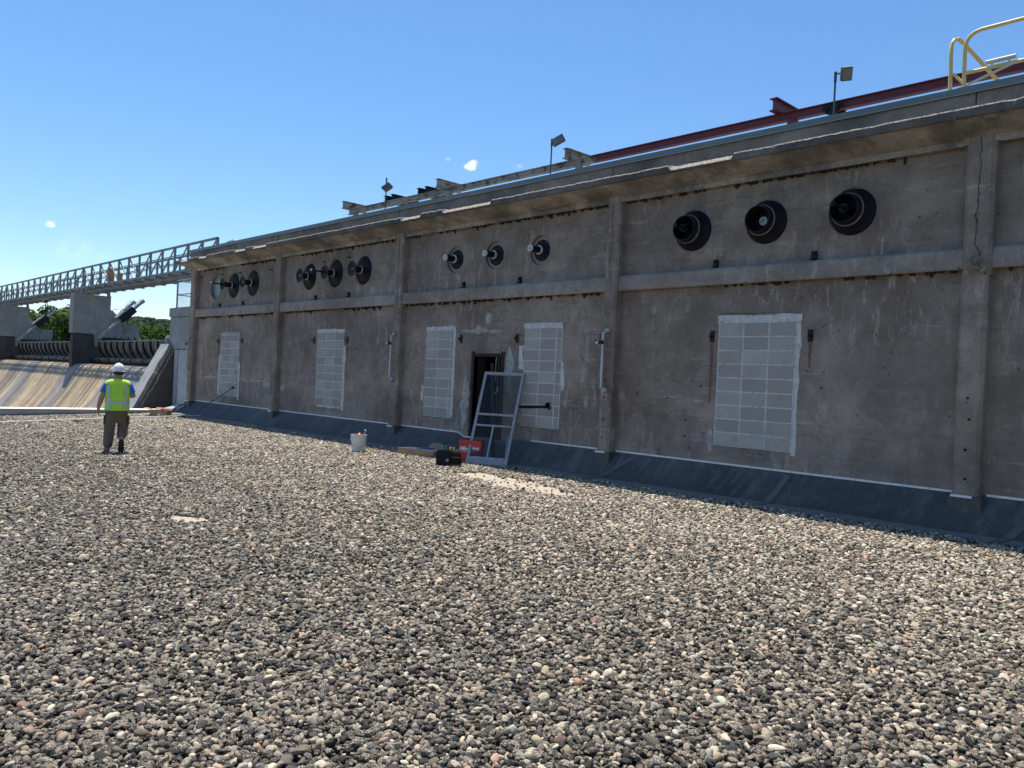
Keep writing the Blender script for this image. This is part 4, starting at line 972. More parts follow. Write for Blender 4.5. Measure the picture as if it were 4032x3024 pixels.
# ---------------------------------------------------------------- things on the gravel
def screen_door():
    A = Vector((-10.98, -1.098, .0)); B = Vector((-10.284, -.742, .0)); C = Vector((-10.66, -.02, 1.672)); D = Vector((-11.365, -.38, 1.682))
    t = thing('screen_door', 'weathered grey wooden screen door leaning against the wall by the doorway', 'door', tuple(A))
    ex = (B - A).normalized(); W_ = (B - A).length; ey = ((D - A) + (C - B)) / 2; Hh = ey.length; ey.normalize(); nn = ex.cross(ey).normalized()
    if nn.y > 0: nn = -nn
    def P(u, v, w=0): return A + ex * u + ey * v + nn * w
    def plank(u0, u1, v0, v1, th=.026, m='grey_wood', name='rail', par=t):
        mb = MB(); mb.obox(P((u0 + u1) / 2, (v0 + v1) / 2, .0), ex * (u1 - u0) / 2, ey * (v1 - v0) / 2, nn * th / 2); return mb.build(name, m, par, bevel=.003)
    plank(0, W_, 0, .15, .028, name='bottom_rail'); plank(0, .045, .15, Hh - .06, name='stile'); plank(W_ - .045, W_, .15, Hh - .06, name='stile')
    plank(0, W_, Hh - .06, Hh, .028, name='top_rail'); plank(.045, W_ - .045, .97, 1.01, name='rail'); plank(.045, W_ - .045, .75, .785, name='rail'); plank(W_ * .47, W_ * .47 + .035, .15, .75, name='muntin')
    mb = MB(); mb.obox(P(-.003, Hh / 2, -.002), ex * .004, ey * Hh / 2, nn * .016); mb.build('edge_strip', 'door_alu', t)
    mb = MB(); mb.obox(P(W_ + .003, Hh / 2, -.002), ex * .004, ey * Hh / 2, nn * .016); mb.build('edge_strip', 'door_alu', t)
    mb = MB(); mb.bar(P(W_ - .05, .16, .02), P(W_ - .075, .6, .02), .014); mb.build('loose_batten', 'door_alu', t)
    m, t_, b_ = newmat('insect_screen'); b_.inputs['Base Color'].default_value = (.035, .035, .035, 1); b_.inputs['Roughness'].default_value = .5
    tr = t_.new("ShaderNodeBsdfTransparent"); mx = t_.new("ShaderNodeMixShader"); v = ocoord(t_)
    mx.inputs[0].default_value = .42
    t_.link(tr.outputs[0], mx.inputs[1]); t_.link(b_.outputs[0], mx.inputs[2]); t_.link(mx.outputs[0], m.node_tree.nodes['Material Output'].inputs[0])
    mb = MB(); vs = []; fs = []; nu, nv = 10, 22
    for j in range(nv + 1):
        for i in range(nu + 1):
            u, v_ = .04 + (W_ - .08) * i / nu, .14 + (Hh - .2) * j / nv
            vs.append(P(u, v_, -.012 + .004 * noise.noise(Vector((u * 5, v_ * 3, 0))) - (.02 * math.exp(-((v_ - .5) ** 2 + (u - .25) ** 2) * 14))))
    for j in range(nv):
        for i in range(nu): a_ = j * (nu + 1) + i; fs.append((a_, a_ + 1, a_ + nu + 2, a_ + nu + 1))
    mb.add(vs, fs).build('mesh_screen', m, t, smooth=True)
    mb = MB(); mb.tube([P(.30, 1.55, .014), P(.33, 1.5, .016), P(.31, 1.46, .016), P(.29, 1.41, .014)], .006, 6); mb.build('handle', 'galv', t)
screen_door()
mb = MB(); mb.box(-.035, .035, -.01, .01, 0, 1.83); o = mb.build('wooden_post', 'wood_old', None, bevel=.003)
o.location = (-10.98, -.43, .10); o.rotation_euler = (R(-13), R(-10.5), R(20)); tag(o, 'dark narrow board leaning in the doorway, seen through the screen door', 'board')

def tray():
    A = Vector((-12.92, -1.20, .0)); B = Vector((-12.004, -1.02, .0)); ex = (B - A).normalized(); W_ = (B - A).length; ey = Vector((-ex.y, ex.x, 0)); Dp = .36
    t = thing('cardboard_box', 'long shallow open cardboard box of papers beside the black tool bag', 'box', tuple(A))
    def P(u, v, z): return A + ex * u + ey * v + Vector((0, 0, z))
    def wall(u0, u1, v0, v1, z0, z1, name, m='cardboard', par=t):
        mb = MB(); mb.obox(P((u0 + u1) / 2, (v0 + v1) / 2, (z0 + z1) / 2), ex * (u1 - u0) / 2, ey * (v1 - v0) / 2, Vector((0, 0, (z1 - z0) / 2))); return mb.build(name, m, par, bevel=.0015)
    mb = MB()
    for q in ((0, W_, 0, .006, 0, .125), (0, W_, Dp - .006, Dp, 0, .125), (0, .006, .006, Dp - .006, 0, .125), (W_ - .006, W_, .006, Dp - .006, 0, .125), (0, W_, 0, Dp, .0, .006)):
        mb.obox(P((q[0] + q[1]) / 2, (q[2] + q[3]) / 2, (q[4] + q[5]) / 2), ex * (q[1] - q[0]) / 2, ey * (q[3] - q[2]) / 2, Vector((0, 0, (q[5] - q[4]) / 2)))
    mb.build('box_body', 'cardboard', t)
    wall(.03, W_ - .03, .02, Dp - .02, .02, .118, 'paper_stack', 'paper')
    mb = MB(); mb.add([P(.44, Dp, .125), P(W_ - .12, Dp, .125), P(W_ - .2, Dp + .10, .235), P(.50, Dp + .10, .235)], [(0, 1, 2, 3)]); mb.build('flap', 'cardboard', t)
    for q, m in (((.5, .58, .18, .3, .12, .15), 'tool_blue'), ((.62, .72, .2, .26, .12, .145), 'grey_plastic'), ((.40, .46, .1, .3, .12, .135), 'galv')): wall(*q, 'packet', m)
tray()
def toolbag():
    A = Vector((-11.06, -1.72, -.03)); ex = Vector((.80, .60, 0)).normalized(); ey = Vector((-ex.y, ex.x, 0))
    t = thing('tool_bag', 'black fabric tool bag with brown leather straps and tools sticking out', 'tool bag', tuple(A))
    def P(u, v, z): return A + ex * u + ey * v + Vector((0, 0, z))
    def rb(u0, u1, v0, v1, z0, z1, name, m, bev=.02, par=t):
        mb = MB(); mb.obox(P((u0 + u1) / 2, (v0 + v1) / 2, (z0 + z1) / 2), ex * (u1 - u0) / 2, ey * (v1 - v0) / 2, Vector((0, 0, (z1 - z0) / 2))); return mb.build(name, m, par, bevel=bev, smooth=True)
    rb(0, .27, 0, .09, 0, .29, 'main_pouch', 'bag'); rb(.25, .43, .04, .17, 0, .17, 'side_pouch', 'bag'); rb(.26, .42, .02, .15, .15, .26, 'pocket', 'bag')
    rb(.27, .42, .012, .05, .01, .045, 'strap', 'leather', .004); rb(.27, .42, .012, .04, .16, .175, 'strap', 'leather', .004)
    rb(.0, .30, .09, .26, 0, .20, 'back_pouch', 'bag')
    mb = MB(); mb.lathe([(.026, 0), (.026, .006), (.014, .006), (.014, 0)], P(.205, -.002, .115), -ey, 18); mb.build('ring', 'galv', t, smooth=True)
    for u, v, h, m, r in ((.06, .16, .36, 'teal', .014), (.115, .17, .35, 'teal', .010), (.22, .12, .34, 'tool_yellow', .022), (.28, .12, .335, 'tool_yellow', .016), (.30, .09, .30, 'galv', .008), (.345, .08, .31, 'galv', .008), (.385, .08, .29, 'leather', .012), (.17, .2, .30, 'grey_plastic', .02)):
        mb = MB(); mb.tube([P(u, v, .10), P(u + .012, v, h)], r, 8); mb.build('tool', m, t, smooth=True)
toolbag()
def case():
    # upright case standing on its edge, half hidden behind the screen door
    A = Vector((-11.28, -1.0, .0)); ex = Vector((.90, .42, 0)).normalized(); ey = Vector((-ex.y, ex.x, 0)); W_, T_, H_ = .46, .12, .41
    t = thing('power_tool_case', 'red plastic power tool case standing on edge behind the tool bag', 'tool case', tuple(A))
    def P(u, v, z): return A + ex * u + ey * v + Vector((0, 0, z))
    mb = MB(); mb.obox(P(W_ / 2, 0, H_ / 2), ex * W_ / 2, ey * T_ / 2, Vector((0, 0, H_ / 2)))
    for u in (.10, .30): mb.obox(P(u, -.0, H_ + .004), ex * .045, ey * T_ * .5, Vector((0, 0, .008)))
    mb.build('shell', 'red_plastic', t, bevel=.014, smooth=True)
    mb = MB(); mb.obox(P(W_ / 2, -T_ / 2 - .003, H_ * .47), ex * W_ * .44, ey * .004, Vector((0, 0, H_ * .38))); mb.build('front_panel', 'red_plastic', t, bevel=.003)
    mb = MB(); mb.obox(P(.012, 0, H_ / 2), ex * .016, ey * T_ * .515, Vector((0, 0, H_ * .42))); mb.build('corner_guard', 'grey_plastic', t, bevel=.006)
    mb = MB(); mb.tube([P(.17, 0, H_), P(.19, 0, H_ + .035), P(.27, 0, H_ + .035), P(.29, 0, H_)], .012, 8); mb.build('handle', 'grey_plastic', t, smooth=True)
    fc = bpy.data.curves.new('lettering', 'FONT'); fc.body = 'Milwaukee'; fc.size = .105; fc.shear = .35; fc.extrude = .0012; fc.space_character = .86; fc.offset = .0012
    fc.materials.append(M['paper']); f = bpy.data.objects.new('lettering', fc); COL.objects.link(f); f.parent = t
    mt = Matrix.Identity(4); up = Vector((0, 0, 1))
    for i, v in enumerate((ex, up, ex.cross(up))): mt.col[i] = (*v, 0)
    f.matrix_local = Matrix.Translation(P(.025, -T_ / 2 - .0085, .215) - A) @ mt @ Matrix.Rotation(R(4), 4, 'Z')
    mb = MB(); z0 = .195
    pts = [(.06, .0), (.30, .025), (.27, .008), (.40, .028), (.22, -.012), (.25, .003)]
    a_ = [P(u, -T_ / 2 - .010, z0 + w) for u, w in pts]; b2 = [p + ey * .002 for p in a_]
    mb.add(a_ + b2, [tuple(range(6)), tuple(range(11, 5, -1))] + [(i, 6 + i, 6 + (i + 1) % 6, (i + 1) % 6) for i in range(6)]); mb.build('emblem', 'paper', t)
case()
def bucket():
    c = (-13.60, -1.66, -.035); H_ = .355
    t = thing('bucket', 'off-white plastic bucket with wire handle standing alone on the gravel', 'bucket', c)
    mb = MB(); mb.lathe([(.001, 0), (.128, 0), (.132, .01), (.150, H_ - .06), (.158, H_ - .06), (.158, H_ - .045), (.152, H_ - .045), (.153, H_ - .02), (.160, H_ - .015), (.160, H_), (.148, H_), (.146, H_ - .02), (.125, .02), (.001, .02)], c, (0, 0, 1), 40)
    mb.build('bucket_body', 'bucket', t, smooth=True)
    vd = (Vector((0, -10.6, 0)) - Vector((c[0], c[1], 0))).normalized(); sd_ = Vector((-vd.y, vd.x, 0)); C = Vector(c)
    pts = [C + sd_ * .162 * math.cos(a) + vd * (.165 * math.sin(a)) + Vector((0, 0, H_ - .055 - .19 * math.sin(a) ** 1.0)) for a in [math.pi * i / 16 for i in range(17)]]
    mb = MB(); mb.tube(pts, .0032, 6); mb.build('handle', 'galv', t, smooth=True)
    # printed oblong mark with a ring on the side
    mb = MB()
    def Q(a, z, r=0): rr = .130 + .02 * z / H_ * 1.05 + .0025 + r; aa = math.atan2(vd.y, vd.x) + a; return C + Vector((math.cos(aa) * rr, math.sin(aa) * rr, z))
    a0, a1, z0, z1 = .18, .62, .10, .24
    loop = [(a0 + (a1 - a0) * i / 6, z0) for i in range(7)] + [(a1, z0 + (z1 - z0) * i / 6) for i in range(7)] + [(a1 - (a1 - a0) * i / 6, z1) for i in range(7)] + [(a0, z1 - (z1 - z0) * i / 6) for i in range(7)]
    mb.tube([Q(*p) for p in loop], .0022, 4); mb.tube([Q(.40 + .13 * math.cos(i * .524), .17 + .022 * math.sin(i * .524)) for i in range(13)], .0022, 4)
    mb.build('printed_mark', 'print', t)
    mb = MB(); mb.lathe([(.001, 0), (.05, .01), (.06, .04), (.035, .075), (.001, .085)], (c[0] - .0, c[1] + .01, c[2] + H_ - .05), (0, .1, 1), 10); mb.build('red_rag', 'red_plastic', t, smooth=True)
    mb = MB(); p = C + sd_ * .08 + Vector((0, 0, H_ - .06)); mb.tube([p, p + Vector((.03, .02, .10)), p + Vector((.05, .03, .15)), p + Vector((.02, .01, .16))], .008, 8); mb.build('brush_handle', simple('pale_blue_plastic', (.35, .52, .58), .4), t, smooth=True)
bucket()
t = thing('conduit_pipe', 'thin pale conduit lying across the gravel at the far west edge of the roof', 'pipe', (-24.07, -.62, 0))
pts = [(-24.12, -.35, .05), (-24.02, -.9, .045), (-23.75, -2.0, .02), (-23.5, -3.1, .0), (-23.2, -4.5, -.03), (-22.9, -5.9, -.075), (-22.4, -8.2, -.13), (-21.9, -10.5, -.19), (-21, -14.5, -.29)]
mb = MB(); mb.tube(pts, .015, 8); mb.build('pipe', 'white_metal', t, smooth=True)
mg = simple('green_grey_block', (.22, .27, .25), .7)
for p in ((-23.98, -1.08), (-23.30, -4.03), (-22.4, -8.1)):
    z = gz(*p); mb = MB(); mb.box(p[0] - .13, p[0] + .13, p[1] - .12, p[1] + .12, z - .01, z + .035, 0); mb.box(p[0] - .10, p[0] + .10, p[1] - .09, p[1] + .09, z + .035, z + .055, 1)
    mb.build('support_block', ['plastic_black', mg], t, bevel=.006)
t = thing('leaning_pole', 'thin dark pole leaning from the roof onto the westernmost blocked window', 'pole', (-24.2, -.75, 0))
mb = MB(); mb.tube([(-24.2, -.72, .01), (-22.83, -.05, .951)], .013, 8); mb.build('pole', 'grey_plastic', t, smooth=True)
mb = MB(); mb.lathe([(.001, -.02), (.035, 0), (.04, .02), (.02, .05), (.001, .05)], (-22.83, -.07, .951), (0, 1, 0), 12); mb.build('pole_head', 'plastic_black', t, smooth=True)
def openbox():
    A = Vector((-24.62, -1.75, -.03)); ex = Vector((.28, .30, 0)).normalized(); ey = Vector((-ex.y, ex.x, 0)); W_, D_, H_ = .50, .34, .20
    t = thing('cardboard_box', 'small open brown cardboard box near the white curb, flaps up, red item on top', 'box', tuple(A))
    def P(u, v, z): return A + ex * u + ey * v + Vector((0, 0, z))
    mb = MB()
    for q in ((0, W_, 0, .006), (0, W_, D_ - .006, D_), (0, .006, 0, D_), (W_ - .006, W_, 0, D_)): mb.obox(P((q[0] + q[1]) / 2, (q[2] + q[3]) / 2, H_ / 2), ex * (q[1] - q[0]) / 2, ey * (q[3] - q[2]) / 2, Vector((0, 0, H_ / 2)))
    mb.obox(P(W_ / 2, D_ / 2, .01), ex * W_ / 2, ey * D_ / 2, Vector((0, 0, .01))); mb.build('box_body', 'cardboard', t)
    for q in ([P(0, 0, H_), P(0, D_, H_), P(-.2, D_, H_ + .06), P(-.2, 0, H_ + .07)], [P(0, D_, H_), P(W_, D_, H_), P(W_, D_ + .14, H_ + .05), P(0, D_ + .16, H_ + .07)]):
        mb = MB(); mb.add(q, [(0, 1, 2, 3)]); mb.build('flap', 'cardboard', t)
    mb = MB(); mb.obox(P(W_ * .55, -.004, .08), ex * .03, ey * .002, Vector((0, 0, .03))); mb.build('label_sticker', 'paper', t)
    mb = MB(); mb.lathe([(.001, 0), (.05, .01), (.055, .05), (.03, .08), (.001, .085)], P(W_ * .6, D_ * .5, H_ - .02), (0, 0, 1), 10); mb.obox(P(W_ * .8, D_ * .5, H_ + .03), ex * .14, ey * .01, Vector((0, 0, .012)), 1); mb.build('red_tool', ['red_plastic', 'grey_plastic'], t, smooth=True)
openbox()
# scraps in the gravel
for x, y, s_ in ((-5.75, -1.35, .035), (-9.3, -1.05, .02)):
    mb = MB(); mb.obox((x, y, gz(x, y) + .02), (s_, s_ * .4, .01), (-s_ * .2, s_ * .5, 0), (0, 0, .006)); tag(mb.build('debris_scrap', 'white_ring', None, bevel=.003), 'pale scrap lying on the gravel ' + ('below the large blocked window' if x > -7 else 'near the foot of the screen door'), 'scrap')

# west roof curb
cb = thing('roof_curb', 'low white-topped concrete curb along the west edge of the gravel roof', 'curb', (-26.5, -.5, 0))
mb = MB(); mb.prism([(-26.02, -1.4), (-26.02, .035), (-26.0, .075), (-26.75, .085), (-26.8, -1.4)], 'y', -40, -.35, 0); mb.build('curb_body', 'curb_face', cb)
mb = MB(); mb.box(-26.82, -25.985, -40, -.33, .086, .098); mb.build('curb_cap', 'curb_white', cb)
mb = MB(); vs = []; n = 90
for i in range(n + 1):
    y = -40 + 39.6 * i / n; e = .05 * noise.noise(Vector((y * 1.4, 0, 0)))
    vs += [(-25.995, y, gz(-26, y) + .055 + e * .5), (-25.93 + e, y, gz(-26, y) + .012), (-25.84 + e, y, gz(-26, y) + .004)]
mb.add(vs, [(i * 3 + k, i * 3 + k + 1, i * 3 + 4 + k, i * 3 + 3 + k) for i in range(n) for k in range(2)]); mb.build('curb_membrane', 'membrane', cb)

# ---------------------------------------------------------------- landing block, training wall, fence, cladding
lb = thing('abutment_block', 'pale grey concrete abutment block standing beyond the west corner of the powerhouse', 'abutment', (-27.2, .8, -1))
mb = MB(); mb.box(-28.0, XL - .05, .0, 2.6, 2.07, 3.16); mb.build('upper_block', 'grey_conc', lb, bevel=.02)
mb = MB(); mb.box(-28.04, XL - .05, -.03, 2.64, 3.17, 3.48); mb.build('cap_block', 'grey_conc', lb, bevel=.02)
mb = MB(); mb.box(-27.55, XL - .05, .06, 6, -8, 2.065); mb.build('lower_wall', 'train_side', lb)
mb = MB(); mb.box(-28.35, -27.56, .12, 8, -8, 2.3); mb.lathe([(.10, 0), (.10, .25), (.06, .33), (.001, .35)], (-28.1, .0, 2.2), (0, 0, 1), 14, 1); mb.build('back_wall', ['train_side', 'grey_conc'], lb)
tw = thing('training_wall', 'steep sloping concrete wall with broken edge at the side of the spillway', 'wall', (-28, -1, -1))
def twall():
    mb = MB(); n = 60; vs = []; fs = []
    for i in range(n + 1):
        t = i / n; z = 2.25 - t * 8.5; y = -.10 - (2.25 - z) * .506
        e = abs(noise.noise(Vector((z * 1.6, 2, 0)))) * .5 + .10 * abs(noise.noise(Vector((z * 7., 3, 0)))) + .15 * noise.noise(Vector((z * .9, 9, 0)))
        xn = -27.62 - max(.04, e * .55); zl = .07 + .10 * abs(noise.noise(Vector((z * 5, 6, 0))))
        vs += [(-28.45, y, z), (xn, y, z), (xn + (-27.58 - xn) * .75, y + .10 + zl * .3, z - zl), (-27.58, y + .16 + zl * .3, z - zl - .04), (-27.58, .14, z - .5 if i < n else z - .5)]
    for i in range(n):
        a_ = i * 5
        for k, m_ in ((0, 0), (1, 2), (2, 2), (3, 1)): fs.append((a_ + k, a_ + k + 1, a_ + 5 + k + 1, a_ + 5 + k)); mb.mi.append(m_)
    for f in fs: mb.f.append(list(f))
    mb.v = vs; mb.tone = [.5] * len(vs)
    mb.box(-28.46, -28.44, .13, .3, -8, 2.2, 1)
    return mb
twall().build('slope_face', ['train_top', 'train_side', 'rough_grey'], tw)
mb = MB(); vs = []
for i in range(41):
    z = 2.1 - i * .21; y = -.10 - (2.25 - z) * .506; vs += [(-27.6, y + .12, z), (-27.6, .30, z)]
mb.add(vs, [(2 * i, 2 * i + 1, 2 * i + 3, 2 * i + 2) for i in range(40)])
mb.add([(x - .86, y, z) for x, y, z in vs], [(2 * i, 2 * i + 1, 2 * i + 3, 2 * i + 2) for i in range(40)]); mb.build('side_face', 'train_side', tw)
cl = MB(); xs_ = np.arange(-27.05, XL - .02, .075); vs = []
for i, x in enumerate(xs_): y = -.03 - (.03 if i % 2 else 0); vs += [(x, y, -.4), (x, y, 2.05)]
cl.add(vs, [(2 * i, 2 * i + 1, 2 * i + 3, 2 * i + 2) for i in range(len(xs_) - 1)]); cl.box(-27.35, -27.07, -.05, -.02, -.4, 2.05)
tag(cl.build('corrugated_panel', 'galv', None), 'narrow corrugated metal panel beside the west corner pilaster', 'panel')
cf_ = thing('chain_link_fence', 'small grey chain-link fence standing on the abutment block', 'fence', (-27.5, .05, 3.48))
mb = MB()
for x in (-27.6, -26.05): mb.tube([(x, .05, 3.48), (x, .05, 4.40)], .03, 8); mb.tube([(x, 2.4, 3.48), (x, 2.4, 4.40)], .03, 8)
mb.build('post', 'steel_grey', cf_)
mb = MB(); mb.tube([(-27.6, .05, 4.40), (-26.0, .05, 4.40)], .025, 8); mb.tube([(-27.6, .05, 3.92), (-26.0, .05, 3.92)], .018, 8); mb.tube([(-27.6, .05, 4.4), (-27.6, 2.4, 4.4)], .022, 8); mb.tube([(-27.6, .05, 3.92), (-27.6, 2.4, 3.92)], .018, 8); mb.build('rail', 'steel_grey', cf_)
mb = MB(); w = .085
def mesh_panel(p0, ex, L, H_):
    n = int((L + H_) / w)
    for i in range(n + 1):
        s_ = i * w
        for sg in (0, 1):
            a = (max(0, s_ - H_), min(s_, H_)); b = (min(s_, L), max(0, s_ - L))
            pa, pb = (a, b) if not sg else ((L - a[0], a[1]), (L - b[0], b[1]))
            A, B = Vector(p0) + Vector(ex) * pa[0] + Vector((0, 0, pa[1])), Vector(p0) + Vector(ex) * pb[0] + Vector((0, 0, pb[1]))
            if (A - B).length > .02: mb.tube([A, B],   .0024, 3, caps=False)
mesh_panel((-27.6, .05, 3.48), (1, 0, 0), 1.55, .9); mesh_panel((-27.6, .05, 3.48), (0, 1, 0), 2.35, .9); mb.build('wire_mesh', 'galv', cf_)

# ---------------------------------------------------------------- footbridge trusses
br = thing('footbridge', 'long grey steel truss footbridge on concrete piers over the spillway', 'footbridge', (-46.86, 3.15, 5.2))
PX = [-30.25, -46.86, -63.84, -80.6]
Z0, Z1 = 5.47, 6.50
def truss(y):
    mbc, mbv, mbd, mbr = MB(), MB(), MB(), MB()
    mbc.box(PX[-1], PX[0] + .05, y - .04, y + .04, Z1 - .045, Z1 + .035); mbc.box(PX[-1], PX[0] + .05, y - .04, y + .04, Z0 - .05, Z0 + .03)
    for s_ in range(3):
        xa, xb = PX[s_], PX[s_ + 1]; n = 12; mid = n / 2
        for i in range(n + 1):
            x = xa + (xb - xa) * i / n; wv = .075 if 0 < i < n else .14
            if i < n or s_ == 2: MB().box(x - wv / 2, x + wv / 2, y - .04, y + .04, Z0, Z1).build('upright', 'steel_grey', br)
            if i < n:
                x2 = xa + (xb - xa) * (i + 1) / n
                p_, q_ = ((x2, y, Z0), (x, y, Z1)) if i < mid else ((x, y, Z0), (x2, y, Z1))
                MB().bar(p_, q_, .045, .045, (0, 1, 0)).build('diagonal', 'steel_grey', br)
    for z in (5.83, 6.15): mbr.bar((PX[-1], y + (.055 if y < 3 else -.055), z), (PX[0], y + (.055 if y < 3 else -.055), z), .03, .035)
    return mbc, mbv, mbd, mbr
for y in (2.5, 3.8):
    c_, v_, d_, r_ = truss(y)
    c_.build('chord', 'steel_grey', br); 
    r_.build('hand_rail', 'steel_grey', br)
mb = MB()
for i in range(13): mb.box(PX[-1], PX[0], 2.56 + i * .096, 2.585 + i * .096, 5.415, 5.45)
mb.build('deck_grating', 'galv', br)
for y in (2.86, 3.45):
    mb = MB(); mb.box(PX[-1], PX[0] + .02, y - .04, y + .04, 5.24, 5.36); mb.build('stringer', 'steel_grey', br)
for s_ in range(3):
    for i in range(12): x = PX[s_] + (PX[s_ + 1] - PX[s_]) * (i + .5) / 12; MB().box(x - .10, x + .10, 2.46, 3.95, 5.31, 5.412).build('cross_joist', 'steel_grey', br)
for x in PX[1:3]:
    for y in (2.5, 3.8):
        mb = MB(); mb.box(x - .09, x + .09, y - .06, y + .06, 5.12, 5.42); mb.box(x - .16, x + .16, y - .12, y + .12, 5.10, 5.125); mb.build('bearing_post', 'steel_grey', br)
t = thing('landing_post', 'hidden', 'x') if False else None
def lifebuoy(x, y, z0, w, h, label):
    mb = MB(); vs = []; fs = []; n = 16; prof = []
    for i in range(n + 1):
        a = math.pi * i / n; prof.append((x + math.cos(a) * w / 2, z0 + h - w / 2 + math.sin(a) * w / 2))
    prof += [(x - w / 2 - .03, z0), (x + w / 2 + .03, z0)]
    mb.prism(prof, 'y', y - .11, y + .11); tag(mb.build('rescue_cover', 'orange', None, smooth=True, bevel=.03), label, 'rescue cover')
lifebuoy(-46.15, 3.62, 5.87, .62, .80, 'orange rounded rescue cover hung inside the footbridge railing above the nearer pier')
lifebuoy(-44.9, 3.72, 5.87, .13, .40, 'thin faded orange cover on the far railing beside the large orange one')
# rope and chain hoist under the bridge
t = thing('chain_hoist', 'chain hoist with hanging rope and hook under the footbridge, left of the nearer pier', 'hoist', (-55.6, 3.0, 5.2))
mb = MB(); mb.box(-56.3, -55.1, 2.85, 2.95, 5.17, 5.23); mb.build('trolley', 'tool_yellow', t, bevel=.02); mb = MB(); mb.box(-55.9, -55.5, 2.8, 3.0, 5.02, 5.17); mb.build('hoist_body', 'black_steel', t, bevel=.02)
mb = MB(); mb.tube([(-56.0, 3.0, 5.0), (-56.02, 3.0, 3.9)], .03, 5); mb.build('chain', 'black_steel', t)
mb = MB(); mb.tube([(-55.6, 3.0, 5.0), (-55.75, 3.0, 4.4), (-55.9, 3.0, 3.9), (-56.3, 3.2, 3.6)], .016, 5); mb.tube([(-55.7, 3.0, 5.0), (-55.4, 3.0, 4.6), (-55.75, 3.0, 4.2)], .016, 5); mb.build('rope', 'black_steel', t)

# ---------------------------------------------------------------- piers, cylinders, gates
def pier(x, label):
    t = thing('bridge_pier', label, 'pier', (x, 3, -1), 'concrete piers under the footbridge')
    mb = MB(); mb.box(x - .7, x, 2.0, 3.83, 3.01, 5.10); mb.build('upper_block', 'pier', t, bevel=.03)
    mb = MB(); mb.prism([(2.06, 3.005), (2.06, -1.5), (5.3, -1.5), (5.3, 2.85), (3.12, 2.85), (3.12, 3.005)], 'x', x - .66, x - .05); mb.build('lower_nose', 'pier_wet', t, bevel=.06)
    mb = MB(); mb.prism([(3.06, 2.86), (5.30, 2.86), (5.30, 3.62), (4.60, 3.65), (3.95, 4.33), (3.84, 4.38), (3.06, 4.30)], 'x', x - .71, x + .035); mb.build('sloped_block', 'pier', t, bevel=.02)
    mb = MB(); mb.prism([(4.55, 2.86), (5.34, 2.86), (5.34, 3.64), (4.55, 3.66)], 'x', x - .74, x + .07); mb.build('end_block', 'pier', t, bevel=.02)
    mb = MB(); mb.box(x + .05, x + .30, 3.05, 3.35, 2.35, 2.95); mb.build('knuckle', 'pier', t, bevel=.05)
pier(-46.5, 'nearer concrete pier with stained nose, right of the chain hoist')
pier(-63.5, 'further concrete pier cut by the left edge of the view')
def ram(x, label, box=True):
    t = thing('gate_ram', label, 'hydraulic ram', (x, 3.1, 2.77), 'inclined hydraulic rams at the piers')
    A, B = Vector((x, 3.12, 2.75)), Vector((x, 5.38, 5.03)); d = (B - A).normalized()
    def at(l): return A + d * l
    mb = MB(); mb.tube([at(0), at(.62)], .17, 6, rs=[.10, .19]); mb.build('trunnion', 'pier', t, bevel=.01)
    mb = MB(); mb.tube([at(.62), at(3.2)], .088, 14); mb.tube([at(.62), at(.72)], .11, 14); mb.tube([at(3.05), at(3.22)], .105, 14); mb.bar(at(.9) + Vector((0, -.02, .12)), at(1.5) + Vector((0, -.02, .12)), .03); mb.build('cylinder', 'galv', t, smooth=True)
    u_ = Vector((0, -d.z, d.y))
    if box:
        mb = MB(); mb.obox(at(2.02), d * .46, u_ * .19, Vector((.22, 0, 0))); bx = mb.build('mounting_box', 'black_steel', t, bevel=.02)
        mb = MB(); mb.obox(at(1.72) + u_ * .24, d * .28, u_ * .03, Vector((.24, 0, 0))); mb.build('plate', 'steel_grey', bx)
    pts = [at(1.7) + u_ * .25, at(2.0) + u_ * .40, at(2.3) + u_ * .22]; mb = MB(); mb.tube(pts, .014, 6)
    pts = [at(2.6) + u_ * .1, at(2.9) + u_ * .16, at(3.1) + u_ * .15, at(3.2) + u_ * .02]; mb.tube(pts, .014, 6); mb.build('hose', 'black_steel', t)
    mb = MB(); mb.bar((x, 4.55, 3.66), at(2.0) - u_ * .15, .05); mb.build('stay', 'black_steel', t)
ram(-46.1, 'hydraulic ram on the near side of the nearer pier'); ram(-47.5, 'hydraulic ram on the far side of the nearer pier', False)
ram(-63.1, 'hydraulic ram on the near side of the further pier'); ram(-64.5, 'hydraulic ram on the far side of the further pier', False)
